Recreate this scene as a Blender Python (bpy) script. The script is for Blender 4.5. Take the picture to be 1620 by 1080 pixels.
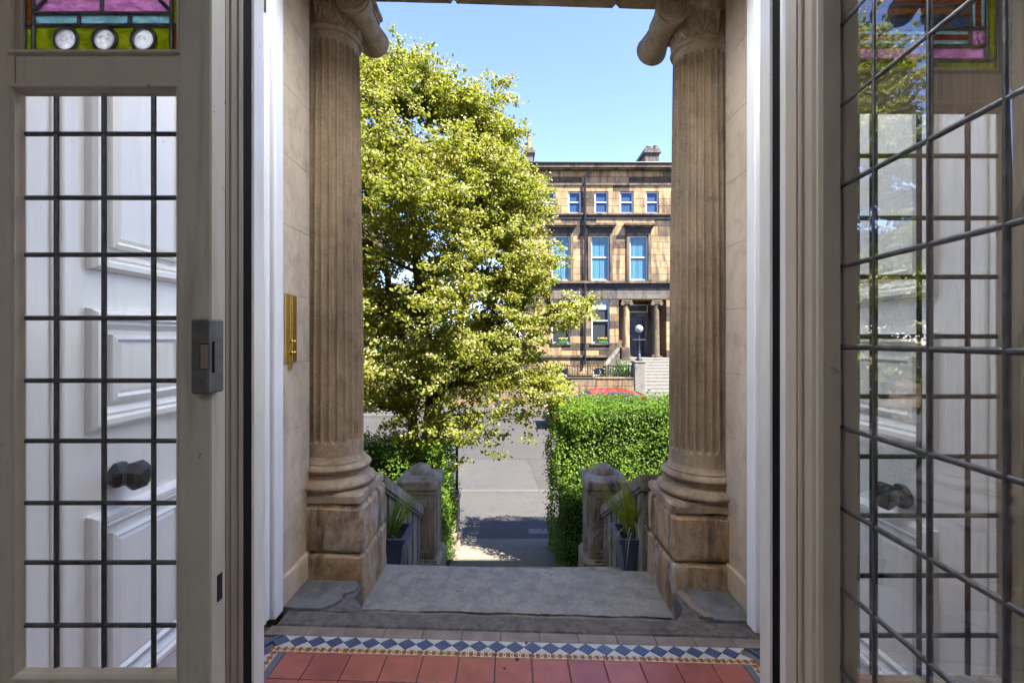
import bpy, math, random
import numpy as np
from mathutils import Vector, noise, Matrix

rnd = random.Random(7)
R = math.radians
scene = bpy.context.scene
for o in list(bpy.data.objects):
    bpy.data.objects.remove(o)

# ------------------------------------------------------------------ camera, sky, sun
F = 720.0; CX, HY, H = 810.0, 537.0, 1.3          # focal length (px of 1620), centre x, horizon y, eye height
cam_d = bpy.data.cameras.new('camera'); cam = bpy.data.objects.new('camera', cam_d)
scene.collection.objects.link(cam); scene.camera = cam
cam.location = (0, 0, H); cam.rotation_euler = (R(90), 0, 0)
cam_d.sensor_width = 36; cam_d.lens = 16.0; cam_d.shift_y = -3 / 1620
cam_d.clip_start = 0.02; cam_d.clip_end = 2000

SUN_EL, SUN_PHI = 52, 50                           # elevation; angle from straight behind towards the right
sv = Vector((math.sin(R(SUN_PHI)) * math.cos(R(SUN_EL)), -math.cos(R(SUN_PHI)) * math.cos(R(SUN_EL)), math.sin(R(SUN_EL))))
w = bpy.data.worlds.new('World'); scene.world = w; w.use_nodes = True
wn = w.node_tree; wn.nodes.clear()
sky = wn.nodes.new('ShaderNodeTexSky'); sky.sky_type = 'NISHITA'; sky.sun_disc = False
sky.sun_elevation = R(SUN_EL); sky.sun_rotation = math.atan2(sv.x, sv.y)
sky.air_density = 1.0; sky.dust_density = 0.0; sky.ozone_density = 3.0
bg = wn.nodes.new('ShaderNodeBackground'); bg.inputs[1].default_value = 0.08
wo = wn.nodes.new('ShaderNodeOutputWorld')
tint = wn.nodes.new('ShaderNodeMix'); tint.data_type = 'RGBA'; tint.blend_type = 'MULTIPLY'; tint.inputs[0].default_value = 1
tint.inputs[7].default_value = (.93, .86, 1.08, 1)
wn.links.new(sky.outputs[0], tint.inputs[6]); wn.links.new(tint.outputs[2], bg.inputs[0]); wn.links.new(bg.outputs[0], wo.inputs[0])
sd = bpy.data.lights.new('sun', 'SUN'); sd.energy = 4.4; sd.angle = R(0.53); sd.color = (1, .94, .84)
so = bpy.data.objects.new('sun', sd); scene.collection.objects.link(so)
so.rotation_euler = sv.to_track_quat('Z', 'Y').to_euler(); so.location = (8, -8, 14)
scene.view_settings.view_transform = 'Standard'; scene.view_settings.look = 'None'
scene.view_settings.exposure = 2.72; scene.view_settings.gamma = 1.0
scene.view_settings.use_curve_mapping = False
scene.render.engine = 'CYCLES'
scene.cycles.max_bounces = 12; scene.cycles.diffuse_bounces = 6; scene.cycles.transparent_max_bounces = 32
scene.cycles.caustics_reflective = False; scene.cycles.caustics_refractive = False

def PX(x, y, Y):
    return Vector(((x - CX) * Y / F, Y, H - (y - HY) * Y / F))
def zx(x, Y): return (x - CX) * Y / F
def zy(y, Y): return H - (y - HY) * Y / F
def C(r, g, b):
    f = lambda c: (c / 255 / 12.92) if c / 255 <= .04045 else ((c / 255 + .055) / 1.055) ** 2.4
    return (f(r), f(g), f(b), 1)

# ------------------------------------------------------------------ materials
MATS = {}
def newmat(name):
    m = bpy.data.materials.new(name); m.use_nodes = True; m.node_tree.nodes.clear()
    MATS[name] = m
    return m, m.node_tree
def nd(t, typ, **kw):
    n = t.nodes.new('ShaderNode' + typ)
    for k, v in kw.items():
        if k.startswith('i_'): n.inputs[k[2:].replace('_', ' ')].default_value = v
        else: setattr(n, k, v)
    return n
def ramp(t, fac, stops, interp='LINEAR'):
    r = t.nodes.new('ShaderNodeValToRGB'); r.color_ramp.interpolation = interp
    e = r.color_ramp.elements
    while len(e) < len(stops): e.new(0.5)
    for i, (p, c) in enumerate(stops):
        e[i].position = p; e[i].color = c if len(c) == 4 else (*c, 1)
    t.links.new(fac, r.inputs[0]); return r.outputs[0]
def mix(t, a, b, fac, mode='MIX'):
    n = t.nodes.new('ShaderNodeMix'); n.data_type = 'RGBA'; n.blend_type = mode
    for s, v in ((n.inputs[0], fac), (n.inputs[6], a), (n.inputs[7], b)):
        if hasattr(v, 'node'): t.links.new(v, s)
        elif hasattr(v, '__len__'): s.default_value = (*v[:3], 1)
        else: s.default_value = v
    return n.outputs[2]
def noi(t, vec, scale, detail=5, rough=.6, dist=0, dim=None):
    n = nd(t, 'TexNoise'); n.inputs['Scale'].default_value = scale; n.inputs['Detail'].default_value = detail
    n.inputs['Roughness'].default_value = rough; n.inputs['Distortion'].default_value = dist
    t.links.new(vec, n.inputs['Vector']); return n.outputs['Fac']
def pos(t, sc=(1, 1, 1)):
    g = nd(t, 'NewGeometry'); m = nd(t, 'Mapping'); m.inputs['Scale'].default_value = sc
    t.links.new(g.outputs['Position'], m.inputs[0]); return m.outputs[0]
def finish(t, col, rough=.7, bump=None, bs=.3, bd=.01, spec=.5, metal=0, coat=0, coat_rough=.1):
    b = nd(t, 'BsdfPrincipled'); o = nd(t, 'OutputMaterial')
    for s, v in ((b.inputs['Base Color'], col), (b.inputs['Roughness'], rough)):
        if hasattr(v, 'node'): t.links.new(v, s)
        else: s.default_value = v
    b.inputs['Metallic'].default_value = metal; b.inputs['Specular IOR Level'].default_value = spec
    b.inputs['Coat Weight'].default_value = coat; b.inputs['Coat Roughness'].default_value = coat_rough
    if bump is not None:
        bn = nd(t, 'Bump'); bn.inputs['Strength'].default_value = bs; bn.inputs['Distance'].default_value = bd
        t.links.new(bump, bn.inputs['Height']); t.links.new(bn.outputs[0], b.inputs['Normal'])
    t.links.new(b.outputs[0], o.inputs[0]); return b

def m_paint(name, col, rough, dirt=.25):
    m, t = newmat(name)
    p = pos(t); s = pos(t, (9, 9, .5))
    n1 = noi(t, p, 3.1, 6); n2 = noi(t, s, 9, 4); n3 = noi(t, p, 40, 3)
    d = tuple(c * .72 for c in col[:3])
    c1 = mix(t, col, (*d, 1), ramp(t, n1, [(.52, (0,)*3), (.85, (dirt,)*3)]))
    c2 = mix(t, c1, (d[0]*.55, d[1]*.5, d[2]*.42, 1), ramp(t, n3, [(.70, (0,)*3), (.74, (dirt * 1.2,)*3)]))
    n7 = noi(t, pos(t, (14, 14, 1.1)), 2.2, 5, .65); n8 = noi(t, pos(t, (1, 1, .35)), 9, 6, .75, 1.2)
    c2 = mix(t, c2, (d[0]*.7, d[1]*.66, d[2]*.58, 1), ramp(t, n7, [(.5, (0,)*3), (.75, (dirt*.8,)*3)]))
    c2 = mix(t, c2, (.10, .085, .065, 1), ramp(t, n8, [(.725, (0,)*3), (.74, (min(.9, dirt*2),)*3)]))
    finish(t, c2, ramp(t, n2, [(.3, (rough*.75,)*3), (.7, (rough*1.3,)*3)]), n2, .25, .002)
m_paint('white_gloss', (.80, .80, .80, 1), .17, .26)
m_paint('cream_paint', (.53, .465, .39, 1), .42, .35)
m_paint('worn_paint', (.50, .48, .42, 1), .5, .9)
m_paint('jamb_shaded', (.24, .20, .155, 1), .55, .8)  # same jamb paint darkened, its shade put into the colour
m_paint('plaster', (.80, .78, .73, 1), .8, .2)

def m_stone(name, cols, soot, soot_amt, scale=1., bump=.4, rough=.85, bd=.01, rand=False, pale=0, grain=1):
    m, t = newmat(name)
    p = pos(t)
    n1 = noi(t, p, 2.2 * scale, 8, .65, .4); n2 = noi(t, p, 11 * scale, 6, .7); n3 = noi(t, p, 70 * scale, 4)
    s = pos(t, (1, 1, .18)); n4 = noi(t, s, 6 * scale, 5, .6, .3)
    c = ramp(t, n1, [(.30, cols[0]), (.5, cols[1]), (.70, cols[2])])
    if rand:
        oi = nd(t, 'ObjectInfo')
        rc = ramp(t, oi.outputs['Random'], [(.0, (.17,.125,.085)), (.12, (.25,.18,.11)), (.28, (.34,.23,.12)), (.46, (.32,.19,.085)), (.60, (.40,.29,.165)), (.80, (.22,.165,.105)), (.90, (.35,.24,.13))], 'CONSTANT')
        c = mix(t, c, rc, .42)
        ln = nd(t, 'TexNoise'); ln.inputs['Scale'].default_value = .42; ln.inputs['Detail'].default_value = 3; t.links.new(oi.outputs['Location'], ln.inputs['Vector'])
        ad = nd(t, 'Math', operation='MULTIPLY_ADD'); ad.inputs[1].default_value = .42; t.links.new(oi.outputs['Random'], ad.inputs[0]); t.links.new(ln.outputs['Fac'], ad.inputs[2])
        c = mix(t, c, (.026,.024,.024,1), ramp(t, ad.outputs[0], [(.76, (0,)*3), (.86, (.92,)*3)]))
    c = mix(t, c, (*[x * .62 for x in cols[0][:3]], 1), ramp(t, n2, [(.48, (0,)*3), (.72, (.75,)*3)]))
    c = mix(t, c, soot, ramp(t, n4, [(.47, (0,)*3), (.66, (soot_amt,)*3)]))
    c = mix(t, c, soot, ramp(t, n1, [(.56, (0,)*3), (.70, (soot_amt * .7,)*3)]))
    if pale:
        np_ = noi(t, pos(t, (1, 1, .6)), 3.4, 7, .7, .9); c = mix(t, c, (.40,.385,.34,1), ramp(t, np_, [(.53, (0,)*3), (.60, (pale,)*3)]))
    n5 = noi(t, p, 160 * scale, 2, .8); n6 = noi(t, pos(t, (1, 1, 2.2)), 26 * scale, 5, .75, .6)
    c = mix(t, c, mix(t, c, (.42, .40, .37, 1), 1.0, 'MULTIPLY'), ramp(t, n5, [(.50, (0,)*3), (.66, (.55*grain,)*3)]))
    c = mix(t, c, mix(t, c, (1.45, 1.42, 1.36, 1), 1.0, 'MULTIPLY'), ramp(t, n6, [(.54, (0,)*3), (.70, (.8*grain,)*3)]))
    h = mix(t, n2, n3, .5)
    finish(t, c, rough, h, bump, bd, .3)
m_stone('porch_stone', [(.2948,.2089,.1333), (.3710,.2785,.1833), (.4565,.3581,.2498)], (.045,.037,.031,1), .38)
m_stone('pedestal_stone', [(.3001,.1810,.0792), (.4002,.2667,.1496), (.5203,.4096,.2992)], (.035,.029,.025,1), .8, 1.8, .6, pale=.6)
m_stone('grey_stone', [(.1997,.1640,.1175), (.2746,.2264,.1659), (.3494,.2967,.2212)], (.05,.046,.04,1), .7, 1.6, pale=.35)
m_stone('slab_stone', [(.2114,.1989,.1799), (.2679,.2501,.2250), (.3176,.2885,.2474)], (.143,.139,.134,1), .55, 1.3, .35, .7)
m_stone('flag_stone', [(.12,.122,.128), (.16,.162,.17), (.20,.20,.20)], (.085,.083,.083,1), .6, 1.5, .4, .75)
m_stone('soot_shade_stone', [(.022,.022,.026), (.035,.034,.037), (.07,.06,.05)], (.014,.014,.017,1), .8, .5, .3)  # near-black soot; on the hood friezes also the hood's painted shade
m_stone('threshold_stone', [(.138,.123,.115), (.190,.170,.159), (.241,.218,.198)], (.081,.072,.069,1), .6, 3.5, 1.0, .8, .02)
m_stone('wall_ashlar', [(.5391,.4290,.3018), (.6027,.4884,.3481), (.6469,.5320,.3861)], (.273,.221,.163,1), .4, .8, .15, grain=.2)
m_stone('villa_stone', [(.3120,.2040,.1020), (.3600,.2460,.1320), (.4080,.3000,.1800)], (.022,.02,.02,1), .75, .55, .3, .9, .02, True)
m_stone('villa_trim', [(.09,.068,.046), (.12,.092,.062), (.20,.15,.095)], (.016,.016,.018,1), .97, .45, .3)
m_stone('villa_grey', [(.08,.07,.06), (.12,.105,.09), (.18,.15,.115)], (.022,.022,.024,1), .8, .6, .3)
m_stone('garden_wall_stone', [(.11,.082,.057), (.165,.115,.073), (.20,.145,.095)], (.036,.032,.028,1), .8, 1.0, .4, .9, .02, True)
m_stone('concrete', [(.14,.13,.115), (.175,.165,.145), (.20,.19,.17)], (.08,.075,.065,1), .6, 2.0, .3)

def m_ground(name, a, b, sp, sc=1.0, patch=.5):
    m, t = newmat(name)
    p = pos(t)
    n1 = noi(t, p, .55 * sc, 6, .6, .6); n2 = noi(t, p, 120 * sc, 3, .8); n3 = noi(t, p, 6 * sc, 6, .7)
    c = ramp(t, n1, [(.3, a), (.7, b)])
    c = mix(t, c, (*[x * .55 for x in a[:3]], 1), ramp(t, n3, [(.5, (0,)*3), (.75, (patch,)*3)]))
    c = mix(t, c, sp, ramp(t, n2, [(.56, (0,)*3), (.70, (.7,)*3)]))
    finish(t, c, .9, n2, .6, .01, .25)
m_ground('asphalt', (.0441,.0415,.0392), (.0527,.0509,.0472), (.0795,.0751,.0701))
m_ground('asphalt_patch', (.0484,.0453,.0415), (.0565,.0527,.0484), (.0657,.0614,.0565))
m_ground('asphalt_coarse', (.0517,.0495,.0467), (.0640,.0612,.0576), (.1222,.1179,.1100), .45)
m_ground('pavement', (.0581,.0554,.0519), (.0704,.0660,.0616), (.0854,.0818,.0757))
m_ground('path_concrete', (.1518,.1364,.1070), (.1898,.1694,.1380), (.1265,.1089,.0830), .6)
m_ground('soil', (.042,.033,.021), (.060,.048,.030), (.078,.066,.048))
m_ground('kerb_stone', (.0767,.0721,.0651), (.0930,.0883,.0790), (.0651,.0605,.0558))
m_ground('grass_ground', (.030,.054,.012), (.048,.072,.018), (.060,.078,.030))

def m_plain(name, col, rough=.5, metal=0, spec=.5, n=0, ns=30, bs=.2, coat=0):
    m, t = newmat(name)
    if n:
        f = noi(t, pos(t), ns, 5, .6)
        c = mix(t, col, (*[x * (1 - n) for x in col[:3]], 1), ramp(t, f, [(.35, (0,)*3), (.7, (1,)*3)]))
        finish(t, c, rough, f, bs, .004, spec, metal, coat)
    else:
        finish(t, col, rough, None, 0, 0, spec, metal, coat)
m_plain('red_tile', (.34,.105,.082,1), .34, 0, .5, .28, 14, .08)
m_plain('red_tile_b', (.30,.092,.075,1), .34, 0, .5, .3, 12, .08)
m_plain('blue_tile', (.06,.082,.16,1), .35, 0, .5, .3, 25, .08)
m_plain('white_tile', (.45,.45,.44,1), .35, 0, .5, .2, 25, .08)
m_plain('rope_tile', (.20,.065,.04,1), .4, 0, .5, .3, 40)
m_plain('rope_cream', (.62,.46,.27,1), .4, 0, .5, .25, 40)
m_plain('buff_tile', (.225,.18,.15,1), .5, 0, .5, .4, 12)
m_plain('slate_tile', (.12,.13,.17,1), .45, 0, .5, .3, 14)
m_plain('grout', (.18,.165,.15,1), .9, 0, .2, .4, 30)
m_plain('lead', (.15,.153,.17,1), .38, .7, .5, .45, 60, .5)
m_plain('black_rubber', (.006,.006,.008,1), .9, 0, .15)
m_plain('iron_grey', (.13,.132,.138,1), .5, .2, .5, .45, 45, .3)
m_plain('dark_iron', (.035,.036,.042,1), .4, .5, .5, .4, 50)
m_plain('knob_metal', (.045,.047,.055,1), .32, .5, .6, .4, 70, .4)
m_plain('brass', (.83,.56,.16,1), .14, 1, .5, .2, 25, .1)
m_plain('planter', (.05,.066,.11,1), .38, 0, .5, .2, 20)
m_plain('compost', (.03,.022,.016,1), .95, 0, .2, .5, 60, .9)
m_plain('bark', (.115,.088,.055,1), .9, 0, .2, .55, 22, 1.)
m_plain('black_paint', (.02,.021,.026,1), .35, 0, .5, .2, 8)
m_plain('navy_paint', (.018,.024,.05,1), .3, 0, .5, .2, 8)
m_plain('sash_white', (.42,.43,.43,1), .4, 0, .5, .1, 5)
m_plain('curtain', (.13,.30,.36,1), .8, 0, .3, .15, 6)
m_plain('blind', (.42,.41,.39,1), .8)
m_plain('sky_reflection_sheet', (.006,.05,.15,1), .6, 0, .4, .15, 3)  # flat blue standing in for sky mirrored in the attic panes
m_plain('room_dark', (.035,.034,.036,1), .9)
m_plain('slate_roof', (.07,.072,.08,1), .7, 0, .4, .3, 3)
m_plain('clay_pot', (.2,.14,.1,1), .8, 0, .3, .3, 6)
m_plain('car_red', (.30,.014,.012,1), .3, 0, .5, 0, 1, 0, 1.0)
m_plain('tyre', (.018,.018,.018,1), .85)
m_plain('alloy', (.5,.5,.52,1), .3, .9)
m_plain('lamp_lens', (.75,.74,.7,1), .1)
m_plain('tail_red', (.45,.02,.01,1), .15)
m_plain('yellow_line', (.50,.36,.06,1), .8, 0, .3, .45, 20)
m_plain('floor_wood', (.16,.09,.05,1), .4, 0, .5, .4, 3)
m_plain('globe_glass', (.36,.35,.32,1), .12, 0, .6, .3, 8)
m_plain('flower_yellow', (.75,.6,.12,1), .7)
m_plain('box_green', (.03,.10,.05,1), .5)

def m_leaf(name, cols, tr=.35, rough=.45, sc=.9):
    m, t = newmat(name)
    p = pos(t); n1 = noi(t, p, sc, 4, .6); n2 = noi(t, p, 23, 2, .6)
    f = mix(t, n1, n2, .6)
    c = ramp(t, f, [(.34, cols[0]), (.5, cols[1]), (.66, cols[2])])
    b = nd(t, 'BsdfPrincipled'); b.inputs['Roughness'].default_value = rough; b.inputs['Specular IOR Level'].default_value = .22
    tr_ = nd(t, 'BsdfTranslucent'); ms = nd(t, 'MixShader'); ms.inputs[0].default_value = tr; o = nd(t, 'OutputMaterial')
    t.links.new(c, b.inputs['Base Color'])
    c2 = mix(t, c, (1.25, 1.3, .55, 1), 1.0, 'MULTIPLY'); t.links.new(c2, tr_.inputs[0])
    t.links.new(b.outputs[0], ms.inputs[1]); t.links.new(tr_.outputs[0], ms.inputs[2]); t.links.new(ms.outputs[0], o.inputs[0])
m_leaf('tree_leaf', [(.1062,.1332,.0230), (.2036,.2190,.0326), (.3185,.2893,.0491)], .58)
m_leaf('blossom', [(.2754,.2754,.1053), (.3888,.3807,.1782), (.5022,.4860,.2916)], .3, .7)
m_leaf('hedge_leaf', [(.046,.090,.012), (.092,.172,.018), (.17,.25,.034)], .4, .6)
m_leaf('garden_leaf', [(.02,.045,.008), (.04,.075,.012), (.07,.11,.02)], .3)
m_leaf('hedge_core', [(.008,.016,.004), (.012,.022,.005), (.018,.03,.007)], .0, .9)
m_leaf('blade_green', [(.0686,.1372,.0196), (.1372,.2156,.0294), (.2156,.2744,.0490)], .3, .35)
m_leaf('blade_yellow', [(.1372,.1960,.0196), (.2548,.2940,.0392), (.3528,.3528,.0686)], .3, .35)
m_leaf('blade_dead', [(.2100,.1890,.1400), (.2940,.2660,.2030), (.3500,.3220,.2590)], .2, .7)

def m_glass(name, ior, tint=(1, 1, 1, 1), bump=0., bscale=6.):
    m, t = newmat(name)
    tr = nd(t, 'BsdfTransparent'); tr.inputs[0].default_value = tint
    g = nd(t, 'BsdfGlossy'); g.inputs['Roughness'].default_value = 0.0
    fr = nd(t, 'Fresnel'); fr.inputs['IOR'].default_value = ior
    geo = nd(t, 'NewGeometry'); inv = nd(t, 'Math', operation='SUBTRACT'); inv.inputs[0].default_value = 1
    t.links.new(geo.outputs['Backfacing'], inv.inputs[1])
    mu = nd(t, 'Math', operation='MULTIPLY'); t.links.new(fr.outputs[0], mu.inputs[0]); t.links.new(inv.outputs[0], mu.inputs[1])
    if bump:
        bn = nd(t, 'Bump'); bn.inputs['Strength'].default_value = bump; bn.inputs['Distance'].default_value = .01
        t.links.new(noi(t, pos(t), bscale, 2, .5), bn.inputs['Height'])
        t.links.new(bn.outputs[0], g.inputs['Normal'])
    ms = nd(t, 'MixShader'); o = nd(t, 'OutputMaterial')
    t.links.new(mu.outputs[0], ms.inputs[0]); t.links.new(tr.outputs[0], ms.inputs[1]); t.links.new(g.outputs[0], ms.inputs[2])
    t.links.new(ms.outputs[0], o.inputs[0])
m_glass('clear_glass', 1.5, (.96, .97, .97, 1), .02)
m_glass('leaf_glass', 3.3, (.95, .96, .96, 1), .0025, 4)
m_glass('villa_glass', 1.42, (.9, .93, .95, 1), .02, 1.5)

def m_stained(name, col):
    m, t = newmat(name)
    f = noi(t, pos(t, (1, 1, 1.7)), 45, 4, .7, .8)
    c = mix(t, col, (*[min(1, x * 1.5 + .06) for x in col[:3]], 1), ramp(t, f, [(.4, (0,)*3), (.65, (1,)*3)]))
    tr = nd(t, 'BsdfTransparent'); tl = nd(t, 'BsdfTranslucent'); g = nd(t, 'BsdfPrincipled')
    g.inputs['Roughness'].default_value = .12
    for s in (tr.inputs[0], tl.inputs[0], g.inputs['Base Color']): t.links.new(c, s)
    bn = nd(t, 'Bump'); bn.inputs['Strength'].default_value = .5; bn.inputs['Distance'].default_value = .004
    t.links.new(f, bn.inputs['Height']); t.links.new(bn.outputs[0], g.inputs['Normal'])
    m1 = nd(t, 'MixShader'); m1.inputs[0].default_value = .45; m2 = nd(t, 'MixShader'); m2.inputs[0].default_value = .12
    o = nd(t, 'OutputMaterial')
    t.links.new(tr.outputs[0], m1.inputs[1]); t.links.new(tl.outputs[0], m1.inputs[2])
    t.links.new(m1.outputs[0], m2.inputs[1]); t.links.new(g.outputs[0], m2.inputs[2]); t.links.new(m2.outputs[0], o.inputs[0])
m_stained('stain_green', (.30, .34, .02, 1)); m_stained('stain_pink', (.52, .30, .48, 1))
m_stained('stain_aqua', (.32, .48, .52, 1)); m_stained('stain_amber', (.28, .15, .02, 1))
m_stained('stain_clear', (.70, .70, .76, 1)); m_stained('stain_red', (.24, .06, .02, 1))
m_stained('stain_blue', (.03, .14, .24, 1))
m, t = newmat('opal_glass')
tl = nd(t, 'BsdfTranslucent'); tl.inputs[0].default_value = (.84, .90, .98, 1); o_ = nd(t, 'OutputMaterial'); t.links.new(tl.outputs[0], o_.inputs[0])

# ------------------------------------------------------------------ mesh building
class MB:
    def __init__(s): s.v = []; s.f = []; s.sm = []
    def add(s, vs, fs, smooth=False):
        b = len(s.v); s.v += [tuple(p) for p in vs]; s.f += [tuple(i + b for i in f) for f in fs]; s.sm += [smooth] * len(fs); return s
    def box(s, x0, x1, y0, y1, z0, z1, ch=0.):
        if x0 > x1: x0, x1 = x1, x0
        if y0 > y1: y0, y1 = y1, y0
        if z0 > z1: z0, z1 = z1, z0
        if ch <= 0:
            vs = [(x, y, z) for z in (z0, z1) for y in (y0, y1) for x in (x0, x1)]
            return s.add(vs, [(0,2,3,1), (4,5,7,6), (0,1,5,4), (2,6,7,3), (0,4,6,2), (1,3,7,5)])
        c = ch; vs = []; idx = {}
        X = (x0, x1); Y = (y0, y1); Z = (z0, z1); sg = (1, -1)
        for i in (0, 1):
            for j in (0, 1):
                for k in (0, 1):
                    for a in range(3):
                        p = [X[i] + sg[i]*c, Y[j] + sg[j]*c, Z[k] + sg[k]*c]
                        p[a] = (X[i], Y[j], Z[k])[a]; idx[i, j, k, a] = len(vs); vs.append(p)
        fs = []
        def q(*k): fs.append([idx[x] for x in k])
        for i in (0, 1):
            q((i,0,0,0), (i,1,0,0), (i,1,1,0), (i,0,1,0)); q((0,i,0,1), (1,i,0,1), (1,i,1,1), (0,i,1,1)); q((0,0,i,2), (1,0,i,2), (1,1,i,2), (0,1,i,2))
        for i in (0, 1):
            for j in (0, 1):
                q((i,j,0,0), (i,j,1,0), (i,j,1,1), (i,j,0,1)); q((i,0,j,0), (i,1,j,0), (i,1,j,2), (i,0,j,2)); q((0,i,j,1), (1,i,j,1), (1,i,j,2), (0,i,j,2))
                for k in (0, 1): q((i,j,k,0), (i,j,k,1), (i,j,k,2))
        cc = Vector(((x0+x1)/2, (y0+y1)/2, (z0+z1)/2)); out = []
        for f in fs:
            P = [Vector(vs[i]) for i in f]; n = (P[1]-P[0]).cross(P[2]-P[0])
            out.append(f if n.dot(sum(P, Vector()) / len(P) - cc) > 0 else f[::-1])
        return s.add(vs, out)
    def hexa(s, a, b):                                    # two matching quads
        return s.add(list(a) + list(b), [(3,2,1,0), (4,5,6,7), (0,1,5,4), (1,2,6,5), (2,3,7,6), (3,0,4,7)])
    def prism(s, poly, fn, a, b, smooth=False):           # polygon in 2D extruded between a and b through fn(u, v, w)
        n = len(poly)
        vs = [fn(u, v, a) for u, v in poly] + [fn(u, v, b) for u, v in poly]
        return s.add(vs, [tuple(range(n))[::-1], tuple(range(n, 2*n))] + [(i, (i+1) % n, n + (i+1) % n, n + i) for i in range(n)], smooth)
    def tube(s, pts, rad, n=8, cap=True, smooth=True):
        pts = [Vector(p) for p in pts]; k = len(pts)
        if not hasattr(rad, '__len__'): rad = [rad] * k
        vs = []; up = None
        for i, p in enumerate(pts):
            d = (pts[min(i+1, k-1)] - pts[max(i-1, 0)]).normalized()
            if up is None: up = d.orthogonal().normalized()
            up = (up - d * up.dot(d)).normalized(); sd_ = d.cross(up)
            for j in range(n):
                a = 2*math.pi*j/n; vs.append(p + (up*math.cos(a) + sd_*math.sin(a)) * rad[i])
        fs = [(i*n+j, i*n+(j+1) % n, (i+1)*n+(j+1) % n, (i+1)*n+j) for i in range(k-1) for j in range(n)]
        if cap: fs += [tuple(range(n))[::-1], tuple(range((k-1)*n, k*n))]
        return s.add(vs, fs, smooth)
    def lathe(s, cx, cy, prof, n=32, rf=None, smooth=True):
        vs = []
        for r, z in prof:
            for j in range(n):
                a = 2*math.pi*j/n; rr = rf(r, z, a) if rf else r
                vs.append((cx + rr*math.cos(a), cy + rr*math.sin(a), z))
        k = len(prof)
        fs = [(i*n+j, i*n+(j+1) % n, (i+1)*n+(j+1) % n, (i+1)*n+j) for i in range(k-1) for j in range(n)]
        fs += [tuple(range(n))[::-1], tuple(range((k-1)*n, k*n))]
        return s.add(vs, fs, smooth)
    def stone(s, x0, x1, y0, y1, z0, z1, amp=.006, res=.05, seed=0, ch=.012):   # worn block: gridded box with rounded, chipped edges
        nx, ny, nz = [max(2, min(26, int(round((b-a)/res)))) for a, b in ((x0,x1),(y0,y1),(z0,z1))]
        def axis(a, b, n):
            e = min(ch*1.3, (b-a)*.2); return [a, a+e] + [a+e+(b-a-2*e)*q/n for q in range(1, n)] + [b-e, b]
        AX, AY, AZ = axis(x0, x1, nx), axis(y0, y1, ny), axis(z0, z1, nz)
        nx, ny, nz = len(AX)-1, len(AY)-1, len(AZ)-1
        ids = {}; vs = []
        def vid(i, j, k):
            if (i, j, k) in ids: return ids[i, j, k]
            p = Vector((AX[i], AY[j], AZ[k]))
            e = [(-1 if q == 0 else 1 if q == m_ else 0) for q, m_ in ((i,nx),(j,ny),(k,nz))]
            ne = sum(1 for q in e if q)
            sp = p*6 + Vector((seed*3.7, seed*1.3, seed*.7))
            wv = noise.noise_vector(sp) * amp + noise.noise_vector(sp*3) * amp*.5
            if ne >= 2:
                chip = ch * (1 + 2.2*max(0, noise.noise(sp*1.7)))
                p -= Vector(e) * chip * .6
            ids[i, j, k] = len(vs); vs.append(p + wv); return ids[i, j, k]
        fs = []
        for i in range(nx):
            for j in range(ny):
                fs.append((vid(i,j,0), vid(i,j+1,0), vid(i+1,j+1,0), vid(i+1,j,0))); fs.append((vid(i,j,nz), vid(i+1,j,nz), vid(i+1,j+1,nz), vid(i,j+1,nz)))
        for i in range(nx):
            for k in range(nz):
                fs.append((vid(i,0,k), vid(i+1,0,k), vid(i+1,0,k+1), vid(i,0,k+1))); fs.append((vid(i,ny,k), vid(i,ny,k+1), vid(i+1,ny,k+1), vid(i+1,ny,k)))
        for j in range(ny):
            for k in range(nz):
                fs.append((vid(0,j,k), vid(0,j,k+1), vid(0,j+1,k+1), vid(0,j+1,k))); fs.append((vid(nx,j,k), vid(nx,j+1,k), vid(nx,j+1,k+1), vid(nx,j,k+1)))
        return s.add(vs, fs, True)
    def frame(s, a0, a1, b0, b1, prof, fn):               # mitred moulding round a rectangle, profile (inset, height)
        n = len(prof); vs = []
        for sa, sb in ((0,0), (1,0), (1,1), (0,1)):
            for o, h in prof:
                vs.append(fn(a1 - o if sa else a0 + o, b1 - o if sb else b0 + o, h))
        fs = []
        for c in range(4):
            d = (c + 1) % 4
            for i in range(n - 1): fs.append((c*n+i, d*n+i, d*n+i+1, c*n+i+1))
        return s.add(vs, fs)
    def slope(s, k):
        s.v = [(x, y, z - k*x) for x, y, z in s.v]; return s

WL = {}
def link(o, parent=None):
    scene.collection.objects.link(o)
    if parent is not None: o.parent = parent
def tag(o, label=None, cat=None, group=None, kind=None):
    if label: o['label'] = label
    if cat: o['category'] = cat
    if group: o['group'] = group
    if kind: o['kind'] = kind
    return o
def obj(name, mb, mat, parent=None, fix=True, auto=False):
    v = np.array(mb.v, dtype=float)
    lo, hi = v.min(0), v.max(0); c = np.array([(lo[0]+hi[0])/2, (lo[1]+hi[1])/2, lo[2]])
    me = bpy.data.meshes.new(name); me.from_pydata((v - c).tolist(), [], mb.f); me.update()
    if fix:
        import bmesh
        bm = bmesh.new(); bm.from_mesh(me); bmesh.ops.recalc_face_normals(bm, faces=bm.faces); bm.to_mesh(me); bm.free()
    me.polygons.foreach_set('use_smooth', mb.sm)
    me.materials.append(MATS[mat])
    if auto or any(mb.sm): me.set_sharp_from_angle(angle=R(40))
    o = bpy.data.objects.new(name, me); link(o, parent)
    o.location = Vector(c) - (WL[parent.name] if parent is not None else Vector()); WL[o.name] = Vector(c)
    return o
def thing(name, label, cat, loc, group=None):
    e = bpy.data.objects.new(name, None); link(e); e.location = loc; e.empty_display_size = .1; WL[e.name] = Vector(loc)
    return tag(e, label, cat, group)
def struct(name, mb, mat): return tag(obj(name, mb, mat), kind='structure')
def bx(*a, **k): return MB().box(*a, **k)
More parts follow.
